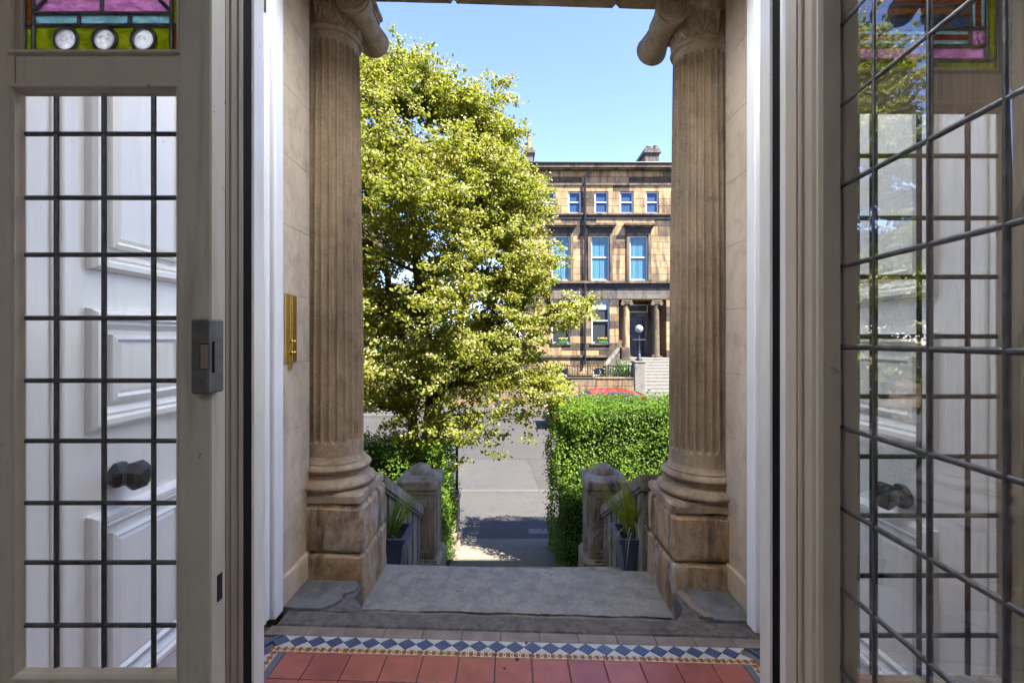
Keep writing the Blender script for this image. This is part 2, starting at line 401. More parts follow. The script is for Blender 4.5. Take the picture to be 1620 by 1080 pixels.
def inst(name, me, loc, scale, parent, rot=(0, 0, 0)):
    o = bpy.data.objects.new(name, me); link(o, parent); o.location = Vector(loc) - WL[parent.name]; o.scale = scale; o.rotation_euler = rot
    WL[o.name] = Vector(loc); return o

# ------------------------------------------------------------------ ground, road, pavements
ZP, ZR = -1.95, -2.06
struct('ground', MB().add([(-600,2.6,ZR-.12), (600,2.6,ZR-.12), (600,1200,ZR-.12), (-600,1200,ZR-.12)], [(0,1,2,3)]), 'grass_ground')
struct('garden_soil', MB().box(-14, -.86, 2.6, 7.36, ZR-.11, ZP+.03).box(.86, 14, 2.6, 7.36, ZR-.11, ZP+.03), 'soil')
struct('road', MB().box(-90, 90, 9.86, 19.5, ZR-.1, ZR), 'asphalt')
pv = struct('pavement', bx(-90, 90, 7.4, 9.70, ZP-.2, ZP), 'pavement')
fp = struct('far_pavement', bx(-90, 90, 19.64, 22.0, ZP-.2, ZP), 'pavement')
kme = bpy.data.meshes.new('kerb_stone')
_k = MB().box(-.5, .5, -.5, .5, -.5, .5, ch=.03); kme.from_pydata(_k.v, [], _k.f); kme.materials.append(MATS['kerb_stone'])
for i in range(-8, 10):
    inst('kerb_stone', kme, (i*.92+.1, 9.78, ZP-.085+.006), (.91, .15, .18), pv)
for i in range(-12, 18):
    inst('kerb_stone', kme, (i*.92, 19.57, ZP-.085+.006), (.91, .135, .18), fp)
def sheet(name, pts, z, mat): return tag(obj(name, MB().add([(x, y, z) for x, y in pts], [tuple(range(len(pts)))]), mat), kind='structure')
sheet('road_patch_coarse', [(-3.6,9.95), (.62,9.95), (.5,11.9), (.35,12.7), (-4,12.75)], ZR+.004, 'asphalt_coarse')
sheet('road_patch_smooth', [(-.3,12.8), (5,12.8), (5,16.2), (-.25,16.4)], ZR+.004, 'asphalt_patch')
sheet('road_patch_long', [(.64,9.95), (8,9.95), (8,12.72), (.46,12.7), (.52,11.9)], ZR+.004, 'asphalt_patch')
sheet('yellow_line', [(-40,9.98), (40,9.98), (40,10.04), (-40,10.04)], ZR+.008, 'yellow_line')
sheet('manhole_cover', [(.28,7.62), (.62,7.62), (.62,7.82), (.28,7.82)], ZP+.004, 'concrete')

# ------------------------------------------------------------------ the porch: settled a little to the right, so levels fall towards +X
SK = .028; XC = .03
def pobj(name, mb, mat, parent=None, **k): return obj(name, mb.slope(SK), mat, parent, **k)

fl = tag(pobj('vestibule_floor', bx(-1.6, 1.7, -.2, 2.03, -.12, -.012), 'grout'), kind='structure')
def tile_poly(name, pts, mat, h=0.):
    n = len(pts); mb = MB()
    cx_ = sum(p[0] for p in pts)/n; cy_ = sum(p[1] for p in pts)/n
    g = .0012
    q = []
    for x, y in pts:
        d = math.hypot(x-cx_, y-cy_); k = max(0, 1 - 1.6*g/d); q.append((cx_+(x-cx_)*k, cy_+(y-cy_)*k))
    vs = [(x, y, -.012) for x, y in q] + [(x, y, -.0012+h) for x, y in q] + [(cx_+(x-cx_)*.97, cy_+(y-cy_)*.97, h) for x, y in q]
    fs = [tuple(range(2*n, 3*n))] + [(i, (i+1) % n, n+(i+1) % n, n+i) for i in range(n)] + [(n+i, n+(i+1) % n, 2*n+(i+1) % n, 2*n+i) for i in range(n)]
    return pobj(name, mb.add(vs, fs), mat, fl)
def rect(x0, x1, y0, y1): return [(x0,y0), (x1,y0), (x1,y1), (x0,y1)]
Y0, Y1, Y2, Y3, Y4 = 1.862, 1.893, 1.962, 2.025, 2.15
RL, RR = -.925, .945                                     # red field edges
tl_ = .147
for j in range(7):
    ya, yb = Y0 - (j+1)*tl_, Y0 - j*tl_
    xs = [RL] + [x for x in [-.0678 + tl_*k for k in range(-8, 9)] if RL+.02 < x < RR-.02] + [RR]
    for a, b in zip(xs, xs[1:]):
        tile_poly('red_tile', rect(a+.001, b-.001, ya+.001, yb-.001), 'red_tile' if rnd.random() < .6 else 'red_tile_b', rnd.uniform(-.0006, .0006))
RW = .031
def rope(x0, x1, y0, y1, along):                        # rope-pattern strip: dark bar with small cream crosses
    n = max(1, round(((x1-x0) if along == 'x' else (y1-y0)) / .15))
    for i in range(n):
        if along == 'x': a = (x0+(x1-x0)*i/n, x0+(x1-x0)*(i+1)/n, y0, y1)
        else: a = (x0, x1, y0+(y1-y0)*i/n, y0+(y1-y0)*(i+1)/n)
        t_ = tile_poly('rope_tile', rect(*a), 'rope_cream')
        mb = MB(); e = .0045
        L = a[1]-a[0] if along == 'x' else a[3]-a[2]; m_ = max(2, round(L/.030))
        for q in range(m_):
            s0, s1 = q/m_, (q+1)/m_
            for k in range(2):                          # two dark bars each side of a cream knot
                f0 = s0 + (s1-s0)*(.06 if k == 0 else .40); f1 = s0 + (s1-s0)*(.28 if k == 0 else .94)
                if along == 'x': r_ = (a[0]+L*f0, a[0]+L*f1, a[2]+e + (.006 if k == 0 else 0), a[3]-e - (.006 if k == 0 else 0))
                else: r_ = (a[0]+e + (.006 if k == 0 else 0), a[1]-e - (.006 if k == 0 else 0), a[2]+L*f0, a[2]+L*f1)
                mb.box(*r_, -.001, .0006)
        pobj('rope_bar', mb, 'rope_tile', t_)
rope(RL-.03-RW, RR+.03+RW, Y0, Y1, 'x')
rope(RL-.03-RW, RL-.03, .85, Y0-.001, 'y'); rope(RR+.03, RR+.03+RW, .85, Y0-.001, 'y')
for x0 in (RL-.03, RR):
    for j in range(6):
        tile_poly('slate_strip', rect(x0, x0+.03, Y0-(j+1)*.17, Y0-j*.17), 'slate_tile')
pit = .0762
def diam(cx_, cy_, ax):
    hw, hh = (pit/2, (Y2-Y1)/2)
    if ax == 'x':
        tile_poly('diamond_tile', [(cx_-hw,cy_), (cx_,cy_-hh), (cx_+hw,cy_), (cx_,cy_+hh)], 'blue_tile')
        for sy in (-1, 1): tile_poly('triangle_tile', [(cx_, cy_+sy*hh), (cx_+hw, cy_), (cx_+2*hw, cy_+sy*hh)][::sy], 'white_tile')
    else:
        tile_poly('diamond_tile', [(cx_-hh,cy_), (cx_,cy_-hw), (cx_+hh,cy_), (cx_,cy_+hw)], 'blue_tile')
        for sx in (-1, 1): tile_poly('triangle_tile', [(cx_+sx*hh, cy_), (cx_, cy_-hw), (cx_+sx*hh, cy_-2*hw)][::-sx], 'white_tile')
x = zx(786, 1.925) - pit*13
DX0 = RL-.03-RW
while x < RR + .05:
    if x > DX0 - .03: diam(x, (Y1+Y2)/2, 'x')
    x += pit
for k in range(11):
    for cx_ in (DX0-(Y2-Y1)/2-.001, RR+.03+RW+(Y2-Y1)/2+.001): diam(cx_, Y1-.04-k*pit, 'y')
for s_ in (-1, 1):                                       # long blue corner tiles
    xa = DX0 if s_ < 0 else RR+.03+RW
    tile_poly('corner_tile', [(xa+s_*.005, Y2), (xa+s_*.03, Y2-.002), (xa+s_*.072, Y1+.005), (xa+s_*.045, Y1)][::s_], 'blue_tile')
for i in range(13):
    a = -1.07 + i*.17
    tile_poly('buff_tile', rect(a, a+.17, Y2+.001, Y3), 'buff_tile')
pobj('threshold_stone', MB().stone(-1.06, 1.12, Y3+.002, Y4, -.26, .0, .004, .045, 3, .010), 'threshold_stone', fl)
# flags either side of the landing, left one with a broken corner, right one with a pale broken edge
def flag(pts, z0, z1, mat, name):
    mb = MB(); n = len(pts)
    vs = [(x, y, z0) for x, y in pts] + [(x, y, z1-.004) for x, y in pts]
    cx_ = sum(p[0] for p in pts)/n; cy_ = sum(p[1] for p in pts)/n
    vs += [(cx_+(x-cx_)*.985, cy_+(y-cy_)*.985, z1) for x, y in pts]
    mb.add(vs, [tuple(range(2*n, 3*n))] + [(i, (i+1) % n, n+(i+1) % n, n+i) for i in range(n)] + [(n+i, n+(i+1) % n, 2*n+(i+1) % n, 2*n+i) for i in range(n)])
    return pobj(name, mb, mat, fl)
flag([(-1.085,2.156), (-.99,2.145), (-.90,2.152), (-.86,2.19), (-.835,2.23), (-.845,2.27), (-.80,2.31), (-.79,2.36), (-.815,2.398), (-1.085,2.398)], -.26, .008, 'flag_stone', 'corner_flag')
flag([(.90,2.175), (.96,2.15), (1.15,2.15), (1.15,2.398), (.868,2.398), (.862,2.30)], -.26, .006, 'flag_stone', 'corner_flag')
pobj('broken_edge', MB().prism([(.855,2.36), (.88,2.23), (.915,2.16), (.955,2.158), (.915,2.24), (.895,2.385), (.87,2.39)], lambda u, v, z: (u, v, z), -.2, .012), 'buff_tile', fl)

for pts in ([(-.95,2.151), (-.70,2.151), (-.735,2.205), (-.782,2.26), (-.784,2.39), (-.812,2.39), (-.835,2.25), (-.88,2.19)], [(.77,2.151), (.97,2.151), (.90,2.19), (.868,2.39), (.846,2.39), (.846,2.26), (.81,2.19)]):
    mb = MB(); mb.prism(pts, lambda u, v, z: (u, v, z), -.26, -.006); pobj('cement_fillet', mb, 'threshold_stone', fl)
# landing slab, steps and path
st = tag(pobj('landing_slab', MB().stone(-.80, .86, 2.350, 2.85, -.30, -.122, .0022, .06, 5, .007), 'slab_stone'), kind='structure')
sp = None
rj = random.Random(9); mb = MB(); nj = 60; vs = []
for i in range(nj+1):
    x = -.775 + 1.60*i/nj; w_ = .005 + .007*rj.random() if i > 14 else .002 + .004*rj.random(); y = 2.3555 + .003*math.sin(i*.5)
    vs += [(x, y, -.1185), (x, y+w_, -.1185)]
pobj('dark_joint', mb.add(vs, [(2*i, 2*i+1, 2*i+3, 2*i+2) for i in range(nj)]), 'compost', st)  # thin irregular dark strip along the crack before the slab
struct('landing_bed', bx(-.80, .86, 2.153, 2.86, -.9, -.302), 'compost')
stp = thing('front_steps', 'grey stone flight of steps leading down from the landing to the path', 'steps', (0, 2.85, -1.8))
for i in range(11):
    z = -.122 - (i+1)*.152; y = 2.85 + i*.285
    obj('step', MB().stone(-.80 if i < 4 else -.98, .80 if i < 4 else .98, y+.002, y+.285+.03, z-.2, z, .003, .09, 11+i, .008), 'grey_stone', stp)
struct('path', MB().box(-.86, .86, 5.98, 6.39, -2.1, -1.80).box(-.86, .86, 6.392, 7.395, -2.1, -1.93), 'path_concrete')

# fluted columns on pedestals
NF = 24
def column(cx_, side, label):
    cy_ = 2.635; xi = -.785 if side < 0 else .847
    t_ = thing('porch_column', label, 'column', (cx_, cy_, -.122 - SK*cx_), 'columns of the porch')
    xo = xi + side*.5
    a, b = min(xi, xo), max(xi, xo)
    pobj('pedestal_block', MB().stone(a, b, 2.403, 2.86, -.26, .136, .006, .035, 20+side, .012), 'pedestal_stone', t_)
    pobj('pedestal_block', MB().stone(a+.004, b-.004, 2.407, 2.855, .141, .392, .006, .035, 30+side, .016), 'pedestal_stone', t_)
    pobj('plinth', MB().stone(cx_-.235, cx_+.235, cy_-.222, cy_+.222, .394, .452, .006, .03, 40+side, .014), 'porch_stone', t_)
    def tor(z0, z1, r0, r1, n=8): return [(r0 + (r1-r0)*math.sin(math.pi*i/n), z0 + (z1-z0)*i/n) for i in range(n+1)]
    prof = [(.19, .452)] + tor(.454, .508, .212, .238) + [(.205,.512)] + [(.196-.014*math.sin(math.pi*i/6), .512+.030*i/6) for i in range(7)] + [(.204,.545)] + tor(.546, .584, .196, .212) + [(.186,.588), (.186,.598), (.172,.612), (.168,.63)]
    wob = lambda r, z, a_: r + .005*noise.noise(Vector((math.cos(a_)*3, math.sin(a_)*3, z*14+side*5))) + .003*noise.noise(Vector((math.cos(a_)*9, math.sin(a_)*9, z*30)))
    pobj('base_moulding', MB().lathe(cx_, cy_, prof, 64, wob), 'porch_stone', t_)
    zb, zt = .63, 2.97
    def Rz(z):
        u = (z-zb)/(zt-zb); return .168 - .024*u**1.6
    def fl_(r, z, a_):
        u = (a_/(2*math.pi)*NF) % 1; d = 0
        if .11 < u < .89:
            q = (u-.5)/.39; d = .025*math.sqrt(max(0, 1-q*q))
            e0, e1 = .70, 2.925
            hb = .026*(1-math.sqrt(max(0, 1-q*q)))
            d *= min(1, max(0, (z-e0-hb)/.012)) * min(1, max(0, (e1-hb-z)/.012))
        return r - d + .0025*noise.noise(Vector((math.cos(a_)*2, math.sin(a_)*2, z*3+side)))
    zs = [zb, .66, .695] + [.70+.006*i for i in range(9)] + [.76+.12*i for i in range(18)] + [2.86+.008*i for i in range(10)] + [2.945, zt]
    pobj('fluted_shaft', MB().lathe(cx_, cy_, [(Rz(z), z) for z in zs], NF*14, fl_), 'porch_stone', t_)
    # capital: carved necking, echinus, bolsters with scrolls, abacus
    cap = pobj('capital', MB().lathe(cx_, cy_, [(.146,2.972), (.158,2.978), (.162,2.988), (.158,2.998), (.150,3.0)], 64), 'porch_stone', t_)
    def carve(r, z, a_):
        wv = (z-3.0)/.115; u = ((a_/(2*math.pi)*12) % 1)*2 - 1
        alt = int(a_/(2*math.pi)*12) % 2
        ph = math.atan2(u, wv*1.3+.12); rr = math.hypot(u, wv)
        lob = max(0, math.cos(ph*(7 if alt else 9)))**.7 * (1 if .12 < rr < 1.02 else .1)
        return r + .016*lob*(.4+.6*wv) + .004*noise.noise(Vector((math.cos(a_)*14, math.sin(a_)*14, z*60)))
    pobj('carved_necking', MB().lathe(cx_, cy_, [(.146+.012*i/18, 3.0+.115*i/18) for i in range(19)], 240, carve), 'porch_stone', cap)
    def egg(r, z, a_): return r + (.008*abs(math.sin(a_*10)) if 3.12 < z < 3.17 else 0)
    pobj('echinus', MB().lathe(cx_, cy_, [(.158,3.115), (.17,3.122), (.178,3.14), (.186,3.16), (.182,3.175), (.17,3.185)], 160, egg), 'porch_stone', cap)
    VO = .175 if side < 0 else .215; VZ, VR, y0_, y1_ = 3.122, .093, 2.46, 2.84
    for sd_ in (-1, 1):
        vx = cx_ + sd_*VO
        mb = MB(); n = 40; rings = []
        for i in range(15):
            u = i/14; rr = VR*(1 - .26*math.sin(math.pi*u)) + (.004 if abs(u-.5) < .06 else 0)
            rings.append((rr, y0_ + (y1_-y0_)*u))
        vs = [(vx + r*math.cos(2*math.pi*j/n), y, VZ + r*math.sin(2*math.pi*j/n)) for r, y in rings for j in range(n)]
        fs = [(i*n+j, i*n+(j+1) % n, (i+1)*n+(j+1) % n, (i+1)*n+j) for i in range(14) for j in range(n)] + [tuple(range(n)), tuple(range(14*n, 15*n))]
        bo = pobj('bolster', mb.add(vs, fs, True), 'porch_stone', cap, auto=True)
        for yy in (y0_-.004, y1_+.004):
            pts = []; rad = []
            for i in range(90):
                u = i/89; a_ = math.pi/2 + sd_*u*2*math.pi*2.6*(-1); r = VR*(.95 - .78*u**.85)
                pts.append((vx + r*math.cos(a_), yy, VZ + r*math.sin(a_))); rad.append(.0085*(1-.5*u))
            pobj('volute', MB().tube(pts, rad, 6), 'porch_stone', bo)
            pobj('volute_eye', MB().tube([(vx, yy+.006, VZ), (vx, yy-.008, VZ)], [.017,.013], 12), 'porch_stone', bo)
    for yy in (y0_+.012, y1_-.012):                      # canalis between the scrolls
        pl = []
        for i in range(17):
            u = i/16; pl.append((cx_-VO+2*VO*u, 3.165 - .022*math.sin(math.pi*u)))
        for i in range(17): pl.append((cx_+VO-2*VO*i/16, 3.225))
        s_ = 1 if yy < cy_ else -1
        pobj('canalis', MB().prism(pl, lambda u, v, q: (u, q, v), yy, yy+s_*.15), 'porch_stone', cap)
        pobj('canalis_rim', MB().tube([(cx_-VO+2*VO*i/16, yy-.002*s_, 3.168 - .022*math.sin(math.pi*i/16)) for i in range(17)], .008, 6), 'porch_stone', cap)
    pobj('abacus', MB().box(cx_-.215, cx_+.215, 2.44, 2.83, 3.226, 3.25).box(cx_-.23, cx_+.23, 2.425, 2.845, 3.2505, 3.285, ch=.008), 'porch_stone', cap)
    return t_
column(-1.035, -1, 'fluted sandstone porch column left of the steps, behind the brass bell plate')
column(1.085, 1, 'fluted sandstone porch column right of the steps, in front of the right-hand hedge')

ent = thing('entablature', 'stained sandstone beam resting on top of both fluted columns', 'beam', (0.03, 2.6, 3.29))
xa = -1.6
for i, b in enumerate((-.35, .62, 1.66)):
    pobj('beam_stone', MB().stone(xa+.002, b-.002, 2.452, 2.735, 3.292, 3.62, .0016, .06, 60+i, .014), 'porch_stone', ent); xa = b
pobj('cornice', MB().box(-1.9, 1.96, 2.452, 3.05, 3.625, 3.75, ch=.02), 'porch_stone', ent)

# house front: stone reveals, wall, rooms behind
hw = thing('house_front_wall', 'pale ashlar sandstone wall forming the sides of the porch opening', 'wall', (XC, 2.45, -1.95))
for s_ in (-1, 1):
    xi = XC + s_*1.12; xo = XC + s_*20
    a, b = min(xi, xo), max(xi, xo)
    zz = [.15] + [.15+.335*k for k in range(1, 10)]
    for z0, z1 in zip(zz, zz[1:]):
        pobj('ashlar_block', bx(min(xi, xi+s_*.45), max(xi, xi+s_*.45), 2.135, 2.45, z0+.0006, z1-.0006, ch=.0013), 'wall_ashlar', hw)
    pobj('skirting_stone', MB().stone(min(xi-s_*.012, xi+s_*.45), max(xi-s_*.012, xi+s_*.45), 2.135, 2.45, 0., .148, .003, .05, 70+s_, .008), 'wall_ashlar', hw)
    obj('wall', bx(min(xi+s_*.452, xo), max(xi+s_*.452, xo), 2.05, 2.455, -1.96, 3.2), 'porch_stone', hw)
    obj('wall', bx(min(xi+s_*.07, xi+s_*.452), max(xi+s_*.07, xi+s_*.452), 2.15, 2.45, -1.96, -.02), 'porch_stone', hw)
obj('door_head', bx(XC-1.3, XC+1.3, 2.062, 2.10, 2.94, 3.204), 'wall_ashlar', hw)
obj('upper_wall', bx(XC-20, XC+20, 2.05, 2.45, 3.205, 6.5), 'porch_stone', hw)

sf = thing('storm_door_frame', 'white painted timber frame of the outer storm doors set against the stone reveals', 'door frame', (XC, 2.09, 0))
for s_ in (-1, 1):
    xi = -1.07 if s_ < 0 else 1.098; xm = XC + s_*1.12
    def ab(p, q): return (min(p, q), max(p, q))
    pobj('frame_post', MB().box(*ab(xi, xi+s_*.10), 2.058, 2.131, .003, 3.1, ch=.004), 'white_gloss', sf)
    pobj('hinge_gap_strip', MB().box(*ab(xi+s_*.040, xi+s_*.10), 2.048, 2.057, .02, 3.1), 'dark_iron', sf)  # dark strip standing in for the shaded gap between door and frame

def storm_door(s_, label):
    xf = XC + s_*1.118; ya, yb = .97, 2.045
    t_ = thing('storm_door', label, 'door', (xf, 1.5, 0), 'pair of storm doors folded back')
    lo, hi = .02 + (.012 if s_ > 0 else 0), 2.7
    fn = lambda a, b, h: (xf - s_*h, a, b)
    pobj('door_leaf', MB().box(min(xf, xf+s_*.05), max(xf, xf+s_*.05), ya, yb, lo, hi), 'white_gloss', t_)
    prof = [(-.006,0), (-.004,.016), (.006,.024), (.02,.024), (.026,.014), (.034,.016), (.046,.004), (.05,.001)]
    inner = [(0,.0005), (.0,.012), (.012,.016), (.02,.006), (.03,.009), (.055,.009)]
    dy = -.045 if s_ < 0 else .02
    for (pa, pb) in ((1.21+dy, 1.585+dy), (1.68+dy, 1.985+dy)):
        for (za, zb) in ((1.455, 2.55), (1.04, 1.345), (.29, .81)):
            mo = pobj('panel_moulding', MB().frame(pa, pb, za, zb, prof, fn), 'white_gloss', t_)
            pobj('panel', MB().frame(pa+.062, pb-.062, za+.062, zb-.062, inner, fn).add([fn(pa+.117, za+.117, .009), fn(pb-.117, za+.117, .009), fn(pb-.117, zb-.117, .009), fn(pa+.117, zb-.117, .009)], [(0,1,2,3)]), 'white_gloss', t_)
    for yy in (1.075, 1.10, 2.0):
        pobj('edge_bead', MB().tube([(xf-s_*.001, yy, lo), (xf-s_*.001, yy, hi)], .0055, 8), 'white_gloss', t_)
    # octagonal knob on an octagonal rose
    kz = (.90 if s_ < 0 else .875); ky = (1.25 if s_ < 0 else 1.33)
    def octo(prof, name):
        vs = [(xf - s_*h, ky + r*math.cos(math.pi/4*j+.39), kz + r*math.sin(math.pi/4*j+.39)) for r, h in prof for j in range(8)]
        k = len(prof); fs = [(i*8+j, i*8+(j+1) % 8, (i+1)*8+(j+1) % 8, (i+1)*8+j) for i in range(k-1) for j in range(8)] + [tuple(range(8)), tuple(range((k-1)*8, k*8))]
        return pobj(name, MB().add(vs, fs), 'knob_metal', t_)
    octo([(.030,0), (.036,.006), (.035,.018), (.022,.024), (.016,.032), (.024,.037), (.038,.050), (.041,.062), (.035,.076), (.018,.084)], 'knob')
    return t_
storm_door(-1, 'white panelled storm door behind the left leaded sidelight, with a dark octagonal knob')
storm_door(1, 'white panelled storm door behind the right leaded sidelight and the open glazed door, with a dark octagonal knob')

# vestibule and hall shell, lit by unseen opal panels added in the ceilings for fill light
def shell(name, mb, mat): return struct(name, mb, mat)
shell('vestibule_wall_left', bx(XC-1.32, XC-1.19, .98, 2.05, -.1, 2.92), 'plaster')
shell('vestibule_wall_right', bx(XC+1.19, XC+1.32, .98, 2.05, -.1, 2.92), 'plaster')
shell('hall_floor', bx(-2.2, 2.2, -4.5, .80, -.12, -.006), 'floor_wood')
shell('hall_wall_left', bx(-2.3, -2.2, -4.5, .98, -.1, 3.3), 'plaster')
shell('hall_wall_right', bx(2.2, 2.3, -4.5, .98, -.1, 3.3), 'plaster')
shell('hall_wall_back', bx(-2.3, 2.3, -4.6, -4.5, -.1, 3.3), 'plaster')
shell('screen_wall', MB().box(-2.2, -1.08, .86, .98, 0, 3.3).box(1.08, 2.2, .86, .98, 0, 3.3).box(-1.08, 1.08, .86, .98, 2.62, 3.3), 'plaster')
HL = (-.75, .75, -3.2, -1.95); VL = (-1.12, 1.18, 1.02, 2.0)
shell('ceiling', MB().box(-2.3, HL[0], -4.6, .98, 3.3, 3.42).box(HL[1], 2.3, -4.6, .98, 3.3, 3.42).box(HL[0], HL[1], -4.6, HL[2], 3.3, 3.42).box(HL[0], HL[1], HL[3], .98, 3.3, 3.42), 'plaster')
shell('vestibule_ceiling', MB().box(-1.32, VL[0], .98, 2.06, 2.92, 3.02).box(VL[1], 1.38, .98, 2.06, 2.92, 3.02).box(VL[0], VL[1], .98, VL[2], 2.92, 3.02).box(VL[0], VL[1], VL[3], 2.06, 2.92, 3.02), 'plaster')
for nm, q, z in (('hall', HL, 3.40), ('vestibule', VL, 3.0)):
    tag(obj('fill_panel', MB().add([(q[0]-.02,q[2]-.02,z+.03), (q[1]+.02,q[2]-.02,z+.03), (q[1]+.02,q[3]+.02,z+.03), (q[0]-.02,q[3]+.02,z+.03)], [(0,1,2,3)]), 'opal_glass'), 'added out-of-view opal glass laylight in the %s ceiling' % nm, 'fill_panel')  # unseen panels added to let fill light into both rooms

# ------------------------------------------------------------------ inner screen: frame, sidelights, open glazed door
JX = .5625
df = thing('inner_door_frame', 'painted timber frame of the inner doorway between the two leaded sidelights', 'door frame', (0, .94, 0))
for s_ in (-1, 1):
    j = s_*JX
    def ab(p, q): return (min(p, q), max(p, q))
    y_in = .85 if s_ < 0 else .815
    if s_ < 0:
        obj('jamb_edge', bx(*ab(j, j+s_*.06), y_in, .895, 0, 2.6, ch=.003), 'worn_paint', df)
        obj('jamb', bx(*ab(j-.002, j+s_*.06), .896, .958, 0, 2.6, ch=.002), 'jamb_shaded', df)  # shaded part of the jamb, darkness painted in
    else: obj('jamb', bx(*ab(j, j+s_*.06), y_in, .958, 0, 2.6, ch=.003), 'white_gloss', df)
    obj('draught_seal', bx(*ab(j+s_*.003, j+s_*.06), .959, .988, 0, 2.6), 'black_rubber', df)
    obj('outer_lining', MB().box(*ab(j, j+s_*.06), .989, 1.036, 0, 2.6, ch=.004).box(*ab(j+s_*.061, j+s_*.09), .995, 1.03, 0, 2.6), 'white_gloss', df)
    for yy in ((.912, .938) if s_ < 0 else (.95,)):
        obj('jamb_bead', MB().tube([(j+s_*.003, yy, 0), (j+s_*.003, yy, 2.6)], .0042, 6), 'jamb_shaded' if s_ < 0 else 'white_gloss', df)
obj('head', bx(-JX-.06, JX+.06, .86, 1.03, 2.602, 2.68), 'cream_paint', df)
obj('bolt_socket', MB().box(-JX-.002, -JX+.0015, .868, .882, .80, .85), 'dark_iron', df)

# generic leaded glazing on a plane: fn(a, b, h) with a along, b up, h towards the viewer
def quad_pane(fn, a0, a1, b0, b1, th, name, mat, parent, jig=.0012):
    hs = [rnd.uniform(-jig, jig)*.5 for _ in range(4)]
    A = [fn(a0,b0,th/2+hs[0]), fn(a1,b0,th/2+hs[1]), fn(a1,b1,th/2+hs[2]), fn(a0,b1,th/2+hs[3])]
    B = [fn(a0,b0,-th/2+hs[0]), fn(a1,b0,-th/2+hs[1]), fn(a1,b1,-th/2+hs[2]), fn(a0,b1,-th/2+hs[3])]
    return obj(name, MB().hexa(A, B), mat, parent)
def came(fn, p, q, parent, w=.0055, h=.005):
    n = 10; P = [Vector(fn(*p, 0)), Vector(fn(*q, 0))]; hd = (Vector(fn(*p, 1)) - P[0]); d = (P[1]-P[0]).normalized(); sd_ = d.cross(hd).normalized()
    vs = [c + sd_*w*math.cos(2*math.pi*j/n) + hd*h*math.sin(2*math.pi*j/n) for c in P for j in range(n)]
    return obj('came', MB().add(vs, [(j, (j+1) % n, n+(j+1) % n, n+j) for j in range(n)] + [tuple(range(n)), tuple(range(n, 2*n))], True), 'lead', parent)
def lattice(fn, cols, rows, parent, mat, w=.0055, h=.004):
    for a in cols[1:-1]: came(fn, (a, rows[0]), (a, rows[-1]), parent, w, h)
    for b in rows[1:-1]: came(fn, (cols[0], b), (cols[-1], b), parent, w, h)
    for a0, a1 in zip(cols, cols[1:]):
        for b0, b1 in zip(rows, rows[1:]): quad_pane(fn, a0, a1, b0, b1, .003, 'pane', mat, parent)

